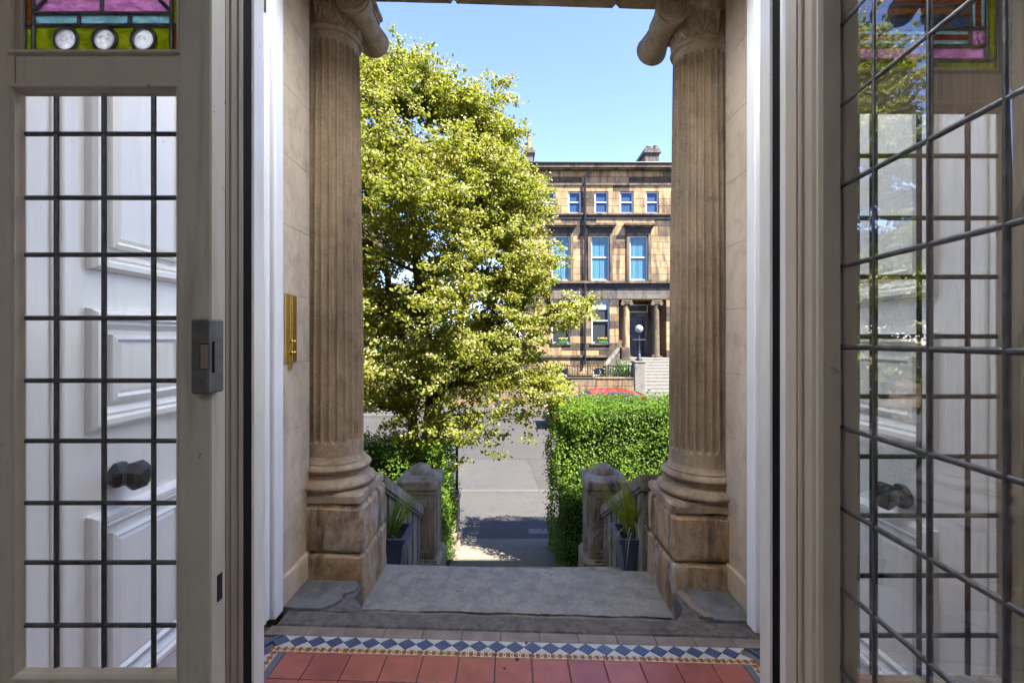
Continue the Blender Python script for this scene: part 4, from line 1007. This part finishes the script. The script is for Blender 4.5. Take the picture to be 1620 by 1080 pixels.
P = np.concatenate(LP); L = g.uniform(.032, .072, len(P)); leaf_mesh('crown', P, np.concatenate(LN), L, L*g.uniform(.6, .85, len(P)), 'tree_leaf', tree, 3)
P = np.concatenate(BP); L = g.uniform(.020, .040, len(P)); leaf_mesh('blossom', P, np.concatenate(BN), L, L*.95, 'blossom', tree, 4)

# ------------------------------------------------------------------ villa across the street (facade plane Y = 29)
VY = 29.0
def fx(x): return zx(x, VY)
def fz(y): return zy(y, VY)
v = thing('sandstone_villa', 'three-storey sooty sandstone townhouse with a columned entrance across the street', 'house', (6, VY, -1.95))
XL, XR, XV = fx(831), 15.5, fx(1068)
ZT = fz(268)
op = []
for a, b in ((859,878), (899,919), (941,962), (981,1002), (1022,1042)): op.append((a, b, 303, 337.5, 'attic'))
for a, b in ((873,902), (935,964), (996,1025)): op.append((a, b, 373, 443.5, 'main'))
for a, b in ((873,902), (936,964)): op.append((a, b, 474, 543, 'ground'))
for a, b in ((874,899), (938,963)): op.append((a, b, 582, 606, 'base'))
op.append((979, 1054, 474, 566, 'porch'))
rects = [(fx(a), fx(b), fz(d), fz(c), k) for a, b, c, d, k in op]
obj('wall', MB().box(XL+.05, fx(979)-.05, VY+.28, VY+1.6, -2.1, ZT).box(fx(1054)+.05, XR, VY+.28, VY+1.6, -2.1, ZT).box(fx(979)-.05, fx(1054)+.05, VY+.28, VY+1.6, fz(474)+.02, ZT).box(XL+.05, XR, VY+1.6, VY+13, -2.1, ZT).box(fx(979)-.05, fx(1054)+.05, VY+.28, VY+1.6, -2.1, fz(566)-.02), 'villa_stone', v)
obj('side_wall', bx(XV, XR, VY, VY+.195, -2.1, ZT), 'villa_stone', v)
ume = bpy.data.meshes.new('stone_block'); _u = MB().box(-.5, .5, 0, 1, -.5, .5, ch=.025); ume.from_pydata(_u.v, [], _u.f); ume.materials.append(MATS['villa_stone'])
zs = sorted({-2.1, ZT, fz(292), fz(346), fz(358), fz(455), fz(577)} | {round(z, 4) for r_ in rects for z in r_[2:4]})
zs = [z for i, z in enumerate(zs) if i == 0 or z - zs[i-1] > .06]
rv = random.Random(3); cnt = 0
for z0, z1 in zip(zs, zs[1:]):
    n = max(1, round((z1-z0)/.43)); h = (z1-z0)/n
    for i in range(n):
        a, b = z0+i*h, z0+(i+1)*h; mid_ = (a+b)/2
        if mid_ < -.9: continue
        bl = sorted((r_[0], r_[1]) for r_ in rects if r_[2] - .01 < mid_ < r_[3] + .01)
        cur = XL; iv = []
        for p, q in bl: iv.append((cur, p)); cur = q
        iv.append((cur, XV))
        for p, q in iv:
            if q - p < .03: continue
            m_ = max(1, round((q-p)/rv.uniform(.85, 1.25))); xs = [p + (q-p)*k/m_ for k in range(m_+1)]
            for k in range(1, m_): xs[k] += rv.uniform(-.16, .16) + (.2 if i % 2 else -.2)*(1 if m_ > 2 else .4)
            for s0, s1 in zip(xs, xs[1:]):
                inst('stone_block', ume, ((s0+s1)/2, VY - rv.uniform(0, .014), mid_), (s1-s0-.016, .30, b-a-.016), v); cnt += 1
print('villa stones', cnt)
# cornice, string courses, frieze, window trim
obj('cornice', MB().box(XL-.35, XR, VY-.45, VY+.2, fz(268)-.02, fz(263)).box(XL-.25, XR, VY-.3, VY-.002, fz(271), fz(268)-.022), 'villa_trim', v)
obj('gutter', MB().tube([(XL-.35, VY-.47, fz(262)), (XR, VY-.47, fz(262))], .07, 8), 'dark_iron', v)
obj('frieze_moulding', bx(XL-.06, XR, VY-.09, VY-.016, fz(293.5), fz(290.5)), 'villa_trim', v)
obj('string_course', bx(XL-.12, XR, VY-.16, VY-.016, fz(340.5), fz(338)), 'villa_trim', v); obj('string_fascia', bx(XL-.06, XR, VY-.07, VY-.016, fz(346.5), fz(340.6)), 'soot_shade_stone', v)
obj('string_course', bx(XL-.16, XR, VY-.26, VY-.016, fz(448.5), fz(445)), 'villa_trim', v); obj('string_fascia', bx(XL-.08, XR, VY-.10, VY-.016, fz(455.5), fz(448.6)), 'soot_shade_stone', v)
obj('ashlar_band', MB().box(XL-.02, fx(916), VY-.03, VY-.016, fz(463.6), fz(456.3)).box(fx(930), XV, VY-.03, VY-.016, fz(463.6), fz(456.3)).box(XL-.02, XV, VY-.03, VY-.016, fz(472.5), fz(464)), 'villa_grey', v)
obj('plinth_course', bx(XL-.08, fx(979), VY-.12, VY-.016, fz(565), fz(561.5)), 'villa_trim', v)
def sash(x0, x1, z0, z1, y, kind, parent):
    wn_ = obj('window', MB().frame(x0, x1, z0, z1, [(0,-.05), (0,.03), (.075,.03), (.075,-.05)], lambda a, b, h: (a, y-h, b)), 'sash_white', parent)
    zm = z0 + (z1-z0)*.52
    obj('meeting_rail', bx(x0+.07, x1-.07, y-.028, y+.03, zm-.035, zm+.035), 'sash_white', wn_)
    if kind == 'base': obj('mullion', bx((x0+x1)/2-.035, (x0+x1)/2+.035, y-.027, y+.03, z0+.07, z1-.07), 'sash_white', wn_)
    for a, b in ((z0+.06, zm), (zm, z1-.06)): obj('pane', bx(x0+.06, x1-.06, y+.01, y+.018, a, b), 'villa_glass', wn_)
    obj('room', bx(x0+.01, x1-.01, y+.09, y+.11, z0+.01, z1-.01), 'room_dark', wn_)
    if kind == 'main':
        for s_ in (0, 1):
            mb = MB(); n = 22; wd = (x1-x0)*.44; xa = x0+.06 if s_ == 0 else x1-.06-wd
            vs = []
            for k in range(n+1):
                xx = xa + wd*k/n; yy = y+.055 + .018*math.sin(k*1.9); vs += [(xx, yy, z0+.05), (xx, yy, z1-.06)]
            obj('curtain', mb.add(vs, [(2*k, 2*k+1, 2*k+3, 2*k+2) for k in range(n)], True), 'curtain', wn_)
    if kind == 'attic': obj('sky_reflection_sheet', bx(x0+.05, x1-.05, y+.05, y+.06, z0+.05, z1-.05), 'sky_reflection_sheet', wn_)  # added blue sheet that paints the sky's reflection behind the pane
    if kind == 'ground': obj('blind', bx(x0+.07, x1-.07, y+.04, y+.05, z1-.62, z1-.06), 'blind', wn_)
    return wn_
for x0, x1, z0, z1, k in rects:
    if k == 'porch': continue
    sash(x0+.004, x1-.004, z0+.01, z1-.004, VY+.12, k, v)
    obj('sill', bx(x0-.08, x1+.08, VY-.10, VY+.14, z0-.09, z0+.008), 'villa_trim', v) if k in ('attic', 'ground') else None
    if k == 'main':
        e = .2
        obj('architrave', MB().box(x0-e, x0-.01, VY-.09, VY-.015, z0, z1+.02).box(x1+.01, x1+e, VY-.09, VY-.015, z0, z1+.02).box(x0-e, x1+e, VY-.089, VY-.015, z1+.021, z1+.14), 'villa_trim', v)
        obj('hood_frieze', bx(x0-e, x1+e, VY-.08, VY-.015, z1+.141, fz(358.5)), 'soot_shade_stone', v)  # shadow under the hood put into the near-black colour
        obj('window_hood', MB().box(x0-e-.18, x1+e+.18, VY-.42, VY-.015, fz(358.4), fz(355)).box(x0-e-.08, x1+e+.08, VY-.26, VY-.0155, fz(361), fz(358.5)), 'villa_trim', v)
# window boxes
for i, (x0, x1, z0, z1, k) in enumerate([r_ for r_ in rects if r_[4] == 'ground']):
    cx_ = (x0+x1)/2 + .12; bt = thing('window_box', 'green window box of yellow flowers on the sill %s' % ('nearer the villa entrance' if i else 'half hidden by the blossoming tree'), 'window box', (cx_, VY-.05, z0+.01), 'window boxes of the villa')
    obj('trough', bx(cx_-.28, cx_+.28, VY-.13, VY+.03, z0+.012, z0+.16, ch=.01), 'box_green', bt)
    q = g.uniform(-1, 1, (260, 3))*np.array([.30, .10, .09]) + np.array([cx_, VY-.05, z0+.25]); leaf_mesh('leaves', q, g.normal(size=(260, 3)), np.full(260, .07), np.full(260, .05), 'hedge_leaf', bt, 8)
    q = g.uniform(-1, 1, (90, 3))*np.array([.30, .11, .06]) + np.array([cx_, VY-.06, z0+.31]); leaf_mesh('flowers', q, g.normal(size=(90, 3)), np.full(90, .07), np.full(90, .065), 'flower_yellow', bt, 9)
# downpipe
obj('downpipe', MB().tube([(fx(925), VY-.16, fz(577)), (fx(925), VY-.16, fz(281)), (fx(933), VY-.32, fz(271))], .075, 8), 'dark_iron', v)
# entrance: recess, columns, door, fanlight
py = VY+1.3
obj('recess_back', MB().box(fx(979), fx(1054), py, py+.28, fz(566), fz(474)+.02), 'villa_trim', v)
dr = obj('front_door', MB().box(fx(1001), fx(1028), py-.06, py-.002, fz(562.5), fz(500)), 'navy_paint', v)
for a, b in ((1004,1013.5), (1015.5,1025)):
    for c, d in ((504,528), (532,557)): obj('door_panel', MB().frame(fx(a), fx(b), fz(d), fz(c), [(0,0), (0,.02), (.04,.025), (.07,.005)], lambda p, q, h: (p, py-.061-h, q)), 'navy_paint', dr)
obj('door_surround', MB().box(fx(996), fx(1000.8), py-.12, py-.003, fz(564), fz(494)).box(fx(1028.2), fx(1033), py-.12, py-.003, fz(564), fz(494)).box(fx(996), fx(1033), py-.14, py-.0035, fz(499.5), fz(493.9)), 'villa_trim', v)
fan = obj('fanlight', MB().frame(fx(1001), fx(1034), fz(492.5), fz(479), [(0,0), (0,.07), (.08,.07), (.08,0)], lambda p, q, h: (p, py-.004-h, q)), 'sash_white', v)
obj('fanlight_pane', bx(fx(1002), fx(1033), py-.03, py-.02, fz(491.5), fz(480)), 'villa_glass', fan)
for cx_ in (992, 1039.5):
    x = fx(cx_); y = VY+.28; zb_, zt_ = fz(565.5), fz(474.5)
    ec = obj('entrance_column', MB().lathe(x, y, [(.24, zb_+.16)] + [(.24-.045*(i/10)**1.7, zb_+.16+(zt_-.4-zb_-.16)*i/10) for i in range(11)], 20), 'villa_stone', v)
    obj('column_base', MB().box(x-.33, x+.33, y-.33, y+.33, zb_, zb_+.08).lathe(x, y, [(.28,zb_+.08), (.31,zb_+.11), (.28,zb_+.14), (.25,zb_+.16)], 20), 'villa_trim', ec)
    cp = MB().box(x-.32, x+.32, y-.30, y+.30, zt_-.10, zt_)
    cp.lathe(x, y, [(.195, zt_-.42), (.21, zt_-.36), (.235, zt_-.22)], 20)
    for s_ in (-1, 1): cp.tube([(x+s_*.27, y-.30, zt_-.22), (x+s_*.27, y+.30, zt_-.22)], .12, 14)
    cp.box(x-.27, x+.27, y-.27, y+.27, zt_-.22, zt_-.101)
    obj('column_capital', cp, 'villa_trim', ec)
# chimneys and roof
obj('roof', MB().box(XL, XR, VY, VY+13, ZT+.22, fz(262)+.05), 'slate_roof', v)
for nm, x0, x1, yy, zt_, pots in (('l', 829, 846, VY+.6, 234, ((836, 210), (842, 231))), ('r', 1019, 1045, VY+1.2, 234, ((1026, 228), (1037, 227)))):
    a, b = zx(x0, yy), zx(x1, yy); zt2 = zy(zt_, yy)
    ch_ = obj('chimney', MB().box(a+.1, b-.1, yy, yy+2.6, ZT-.3, zt2-.35).box(a-.02, b+.02, yy-.12, yy+2.7, zt2-.349, zt2-.18).box(a+.06, b-.06, yy-.04, yy+2.62, zt2-.179, zt2), 'villa_grey', v)
    for p_, t2 in pots: obj('chimney_pot', MB().lathe(zx(p_, yy+.4), yy+.4, [(.17,zt2-.01), (.15,zt2+.1), (.13, zy(t2, yy)-.06), (.17, zy(t2, yy)-.05), (.16, zy(t2, yy))], 14), 'clay_pot', ch_)
obj('roof_cowl', MB().lathe(fx(852), VY+1.5, [(.1, fz(262)+.05), (.1, fz(252)), (.2, fz(250)), (.28, fz(246)), (.2, fz(242.5)), (.05, fz(241.5))], 14), 'navy_paint', v)
for p_ in range(865, 1000, 13): obj('snow_guard', MB().tube([(fx(p_), VY-.2, fz(262)), (fx(p_)+.05, VY-.18, fz(259.5)), (fx(p_)+.16, VY-.1, fz(260))], .025, 5), 'dark_iron', v)
# entrance steps, side wing and pier
vs_ = thing('villa_steps', 'pale stone steps rising from the street to the villa entrance', 'steps', (fx(1030), 25, -1.95))
nst = 14; zs0, zs1 = ZP, fz(565.5)
for i in range(nst):
    z = zs0 + (zs1-zs0)*(i+1)/nst; y0 = 22.05 + (VY-.5-22.05)*i/nst
    obj('step', bx(6.55 + .02*(i % 2), 12.5, y0, VY+1.28 if i == nst-1 else y0 + (VY-.5-22.05)/nst + .04, z-.4, z, ch=.015), 'concrete', vs_)
sw = thing('stair_wall', 'sloping stone side wall with scroll at the villa entrance', 'wall', (6.6, 27, -1))
obj('stair_pier', MB().stone(zx(981, 28), zx(995, 28), 27.7, 28.3, -1.5, zy(549, 28), .01, .2, 7, .03), 'villa_stone', sw)
obj('scroll', MB().tube([(zx(978, 27.9), 27.9, zy(552, 27.9)), (zx(970, 27.5), 27.5, zy(562, 27.5)), (zx(961, 27), 27, zy(574, 27)), (zx(956, 26.8), 26.8, zy(581, 26.8))], [.13, .15, .16, .13], 8), 'villa_grey', sw)
obj('infill', MB().prism([(zx(958, 27.5), -1.4), (zx(981, 27.5), -1.4), (zx(981, 27.5), zy(557, 27.5)), (zx(958, 27.5), zy(584, 27.5))], lambda a, b, h: (a, h, b), 27.6, 27.9), 'villa_grey', sw)

# garden wall with railings across the street
gw = thing('garden_wall', 'weathered stone garden wall along the far pavement', 'wall', (0, 22.1, -1.95))
gme = bpy.data.meshes.new('wall_stone'); _u = MB().box(-.5, .5, 0, 1, -.5, .5, ch=.03); gme.from_pydata(_u.v, [], _u.f); gme.materials.append(MATS['garden_wall_stone'])
WX0, WX1 = -14.0, 5.9
obj('wall_core', bx(WX0, WX1, 22.06, 22.4, ZP-.1, -.60), 'garden_wall_stone', gw)
z = ZP
for h in (.36, .34, .31, .34):
    x = WX0
    while x < WX1-.1:
        l_ = min(rv.uniform(.7, 1.35), WX1-x)
        if WX1-x-l_ < .3: l_ = WX1-x
        inst('wall_stone', gme, (x+l_/2, 22.0 - rv.uniform(0, .02), z+h/2), (l_-.018, .1, h-.016), gw); x += l_
    z += h
x = WX0
while x < WX1-.05:
    l_ = min(1.5, WX1-x); obj('coping_stone', bx(x+.006, x+l_-.006, 21.95, 22.42, z, z+.07, ch=.02), 'garden_wall_stone', gw); x += 1.5
ZW = z + .07
rl = thing('iron_railing', 'black iron railing with arched tracery on top of the far garden wall', 'railing', (0, 22.2, ZW))
ra, rb = zx(800, 22.2), zx(1002, 22.2); zt_ = zy(578, 22.2)
obj('top_rail', bx(ra, rb, 22.17, 22.23, zt_-.05, zt_), 'black_paint', rl); obj('bottom_rail', bx(ra, rb, 22.18, 22.22, ZW+.12, ZW+.15), 'black_paint', rl)
mb = MB(); x = ra; i = 0
while x < rb:
    mb.box(x-.011, x+.011, 22.19, 22.21, ZW, zt_-.05)
    if i % 4 == 0: mb.box(x-.022, x+.022, 22.18, 22.22, ZW, zt_+.06)
    x += .125; i += 1
obj('bars', mb, 'black_paint', rl)
mb = MB(); x = ra+.25
while x < rb-.25:
    mb.tube([(x+.2*math.cos(q*math.pi/10), 22.2, ZW+.17+.25*math.sin(q*math.pi/10)) for q in range(11)], .011, 5); x += .5
obj('tracery', mb, 'black_paint', rl)
pr_ = thing('lamp_pier', 'square stone pier with a lamp on it at the foot of the villa steps', 'pier', (zx(1012, 22.2), 22.2, ZP))
obj('pier_shaft', MB().stone(zx(1003, 22), zx(1021, 22), 21.95, 22.5, ZP, zy(574, 22), .008, .1, 9, .03), 'concrete', pr_)
obj('pier_cap', MB().stone(zx(1002, 22), zx(1022, 22), 21.92, 22.53, zy(574, 22)+.002, zy(572, 22)+.03, .006, .1, 10, .02), 'concrete', pr_)
lp = thing('globe_lamp', 'dark cast-iron lamp post with a white globe on the stone pier', 'lamp post', (zx(1011, 22.2), 22.2, zy(572, 22)+.03))
lx, ly, lz = zx(1011, 22.2), 22.2, zy(572, 22)+.032
obj('post', MB().lathe(lx, ly, [(.17,lz), (.17,lz+.06), (.11,lz+.14), (.09,lz+.3), (.055,lz+.36), (.075,lz+.4), (.045,lz+.5), (.04,lz+.95), (.06,lz+1.0), (.035,lz+1.06), (.03,lz+1.36), (.07,lz+1.42)], 16), 'dark_iron', lp)
obj('ladder_bar', MB().tube([(lx-.3, ly, lz+1.03), (lx+.3, ly, lz+1.03)], .02, 8), 'dark_iron', lp)
gz = zy(520, 22.2)
obj('globe', MB().lathe(lx, ly, [(.19*math.sin(max(.02, math.pi*i/14)), gz - .19*math.cos(math.pi*i/14)) for i in range(15)], 22), 'globe_glass', lp)
# shrub behind the railing and weeds at the wall foot
sh = thing('shrub', 'small bright green shrub behind the railing beside the lamp pier', 'shrub', (zx(985, 23), 23, -1))
q = g.normal(size=(1500, 3))*np.array([.36, .2, .24]) + np.array([zx(985, 23), 23, zy(588, 23)]); leaf_mesh('leaves', q, g.normal(size=(1500, 3))+np.array([0,-.4,.5]), g.uniform(.06, .12, 1500), g.uniform(.04, .07, 1500), 'hedge_leaf', sh, 12)
obj('stem', MB().tube([(zx(985, 23), 23, -1.9), (zx(985, 23)+.03, 23, -.4)], [.04,.02], 6), 'bark', sh)
wd = []
for i in range(60):
    x = rv.uniform(-8, 6); h = rv.uniform(.03, .16) if rv.random() < .85 else .3
    k = int(30*h/.1); q = g.normal(size=(k, 3))*np.array([.10, .03, h*.5]) + np.array([x, 21.93, ZP+h*.6]); q[:, 2] = np.maximum(q[:, 2], ZP+.005); wd.append(q)
for i in range(14):
    x = rv.uniform(-3, 5.8); q = g.normal(size=(26, 3))*np.array([.11, .03, .05]) + np.array([x, 21.93, ZP+rv.choice([.36,.7,1.02,1.4])]); wd.append(q)
q = np.concatenate(wd); tag(leaf_mesh('weeds', q, g.normal(size=q.shape)+np.array([0,-.5,.5]), g.uniform(.03, .07, len(q)), g.uniform(.02, .04, len(q)), 'hedge_leaf', None, 13), 'weeds growing along the foot of the far garden wall', 'weeds', kind='stuff')

# background trees in the neighbouring garden, far left beyond the wall
def bg_tree(x, y, h, r_, seed, label):
    t_ = thing('garden_tree', label, 'tree', (x, y, -2.1), 'trees in the garden across the street')
    gg = np.random.default_rng(seed); zc = -2.1 + h - r_*.9
    tb = MB().tube([(x, y, -2.1), (x+.1, y, -1), (x, y, zc+r_*.3)], [.22, .17, .06], 8)
    cs = []
    for i in range(46):
        d = gg.normal(size=3); d /= np.linalg.norm(d); c = np.array([x, y, zc]) + d*np.array([r_, r_*.9, r_*.95])*gg.uniform(.45, 1)
        cs.append(c); tb.tube([(x, y, zc - r_*.4), tuple((c + np.array([x, y, zc]))/2), tuple(c)], [.05, .03, .01], 5)
    obj('trunk', tb, 'bark', t_)
    q = np.concatenate([gg.normal(size=(260, 3))*.36 + c for c in cs])
    leaf_mesh('crown', q, gg.normal(size=q.shape)+np.array([0,-.2,.6]), gg.uniform(.09, .17, len(q)), gg.uniform(.06, .1, len(q)), 'garden_leaf', t_, seed)
bg_tree(-1.6, 27.5, 5.0, 1.7, 41, 'round green garden tree beyond the far wall, nearest the villa')
bg_tree(-5.4, 26.5, 6.4, 2.3, 42, 'green garden tree beyond the far wall, second from the villa')
bg_tree(-10.2, 28.5, 8.0, 2.9, 43, 'large green garden tree beyond the far wall, farthest from the villa')

# ------------------------------------------------------------------ red car parked at the far kerb, nose to the left
def car():
    x0, yA, yB, z0 = zx(862, 17.9), 16.85, 18.55, ZR
    t_ = thing('parked_car', 'red hatchback parked at the far kerb behind the tall hedge', 'car', (x0+2.05, (yA+yB)/2, z0))
    cy_ = (yA+yB)/2; hw_ = (yB-yA)/2
    prof = [(0,.32), (.0,.55), (.06,.68), (.45,.80), (1.0,.90), (1.15,.95), (1.75,1.36), (2.1,1.40), (2.7,1.42), (3.2,1.38), (3.62,1.26), (3.95,1.0), (4.08,.86), (4.12,.55), (4.08,.32)]
    def ins(z): return 0 if z < .6 else (.03 if z < .9 else .05+(z-.9)*.34)
    n = len(prof); mb = MB(); vs = []
    prs = [(-1, 1.), (-1, .0), (1, .0), (1, 1.)]
    for s_ in (-1, 1):
        for k in (0, 1):
            for x, z in prof:
                w_ = hw_ - ins(z) - (.06 if k else 0)*(1 if z > .6 else .5) - (.12 if (x < .05 or x > 4.05) else 0)
                vs.append((x0+x, cy_ + s_*w_, z0 + z + (.018 if k and z > .7 else 0)))
    # rings: 0 outer left, 1 inner left, 2 outer right, 3 inner right
    fs = [tuple(range(n)), tuple(range(2*n, 3*n))[::-1]]
    for i in range(n):
        j = (i+1) % n; fs += [(i, n+i, n+j, j), (2*n+i, 2*n+j, 3*n+j, 3*n+i), (n+i, 3*n+i, 3*n+j, n+j)]
    bd_ = obj('body', mb.add(vs, fs), 'car_red', t_)
    def side_win(pts, nm):
        for s_ in (-1, 1):
            mb = MB(); mb.prism(pts, lambda a, b, h: (x0+a, cy_ + s_*(hw_-ins(b)+h), z0+b), -.02, .006); obj(nm, mb, 'black_paint', bd_)
    side_win([(1.32,.98), (2.2,.98), (2.2,1.40), (1.85,1.34)], 'side_window'); side_win([(2.28,.98), (3.15,.98), (3.15,1.37), (2.28,1.41)], 'side_window'); side_win([(3.22,1.0), (3.6,1.03), (3.42,1.30), (3.22,1.35)], 'quarter_window')
    def cross(xa, za, xb, zb, nm):
        wa, wb = hw_-ins(za)-.12, hw_-ins(zb)-.12; e = .03
        obj(nm, MB().hexa([(x0+xa, cy_-wa, z0+za+e), (x0+xa, cy_+wa, z0+za+e), (x0+xb, cy_+wb, z0+zb+e), (x0+xb, cy_-wb, z0+zb+e)], [(x0+xa, cy_-wa, z0+za-.03), (x0+xa, cy_+wa, z0+za-.03), (x0+xb, cy_+wb, z0+zb-.03), (x0+xb, cy_-wb, z0+zb-.03)]), 'black_paint', bd_)
    cross(1.22, 1.0, 1.72, 1.335, 'windscreen'); cross(3.90, 1.06, 3.66, 1.27, 'rear_window')
    for s_ in (-1, 1):
        obj('headlight', MB().box(x0-.01, x0+.25, cy_+s_*(hw_-.08)-.16, cy_+s_*(hw_-.10)+.10, z0+.60, z0+.72, ch=.03), 'lamp_lens', t_)
        obj('tail_light', MB().box(x0+3.98, x0+4.13, cy_+s_*(hw_-.10)-.12, cy_+s_*(hw_-.10)+.08, z0+.72, z0+.95, ch=.03), 'tail_red', t_)
        obj('wing_mirror', MB().box(x0+1.32, x0+1.45, cy_+s_*(hw_+.02)-.08, cy_+s_*(hw_+.02)+.08, z0+.95, z0+1.07, ch=.03), 'car_red', t_)
        for wx in (.75, 3.3):
            yy = cy_+s_*(hw_-.10)
            wh = obj('wheel', MB().tube([(x0+wx, yy-.11, z0+.31), (x0+wx, yy+.11, z0+.31)], .31, 24, smooth=False), 'tyre', t_)
            obj('rim', MB().tube([(x0+wx, yy-.115, z0+.31), (x0+wx, yy+.115, z0+.31)], .20, 20, smooth=False), 'alloy', wh)
    obj('bumper', MB().box(x0-.05, x0+.3, cy_-hw_+.1, cy_+hw_-.1, z0+.22, z0+.50, ch=.05), 'black_paint', t_)
    obj('bumper', MB().box(x0+3.85, x0+4.18, cy_-hw_+.1, cy_+hw_-.1, z0+.22, z0+.50, ch=.05), 'black_paint', t_)
car()

# ------------------------------------------------------------------ grit and leaf litter on the slab, steps and path
rg = random.Random(77); mb = MB()
def bit(x, y, z, r_):
    n = rg.randint(4, 6); a0 = rg.uniform(0, 6); hh = r_*rg.uniform(.25, .6)
    pts = [(r_*rg.uniform(.5, 1)*math.cos(a0+6.283*k/n), r_*rg.uniform(.5, 1)*math.sin(a0+6.283*k/n)) for k in range(n)]
    mb.prism(pts, lambda u, v, w_: (x+u, y+v, z+w_), 0, hh)
for i in range(150):
    x = rg.uniform(-.74, .80); y = rg.uniform(2.40, 2.83); bit(x, y, -.1225 - SK*x + .002, rg.uniform(.0012, .0038))
for i in range(50):
    x = rg.uniform(-.95, 1.0); y = rg.uniform(1.3, 2.1); bit(x, y, .0015 - SK*x, rg.uniform(.001, .0028))
bit(.02, 1.85, .001, .009); bit(.06, 1.95, .001, .008); bit(-.03, 1.80, .001, .006)
for i in range(50):
    x = rg.uniform(-.78, .78); bit(x, rg.uniform(6.42, 7.3), -1.929, rg.uniform(.004, .009))
tag(obj('grit', mb, 'bark'), 'specks of grit and leaf litter on the landing slab and path', 'grit', kind='stuff')
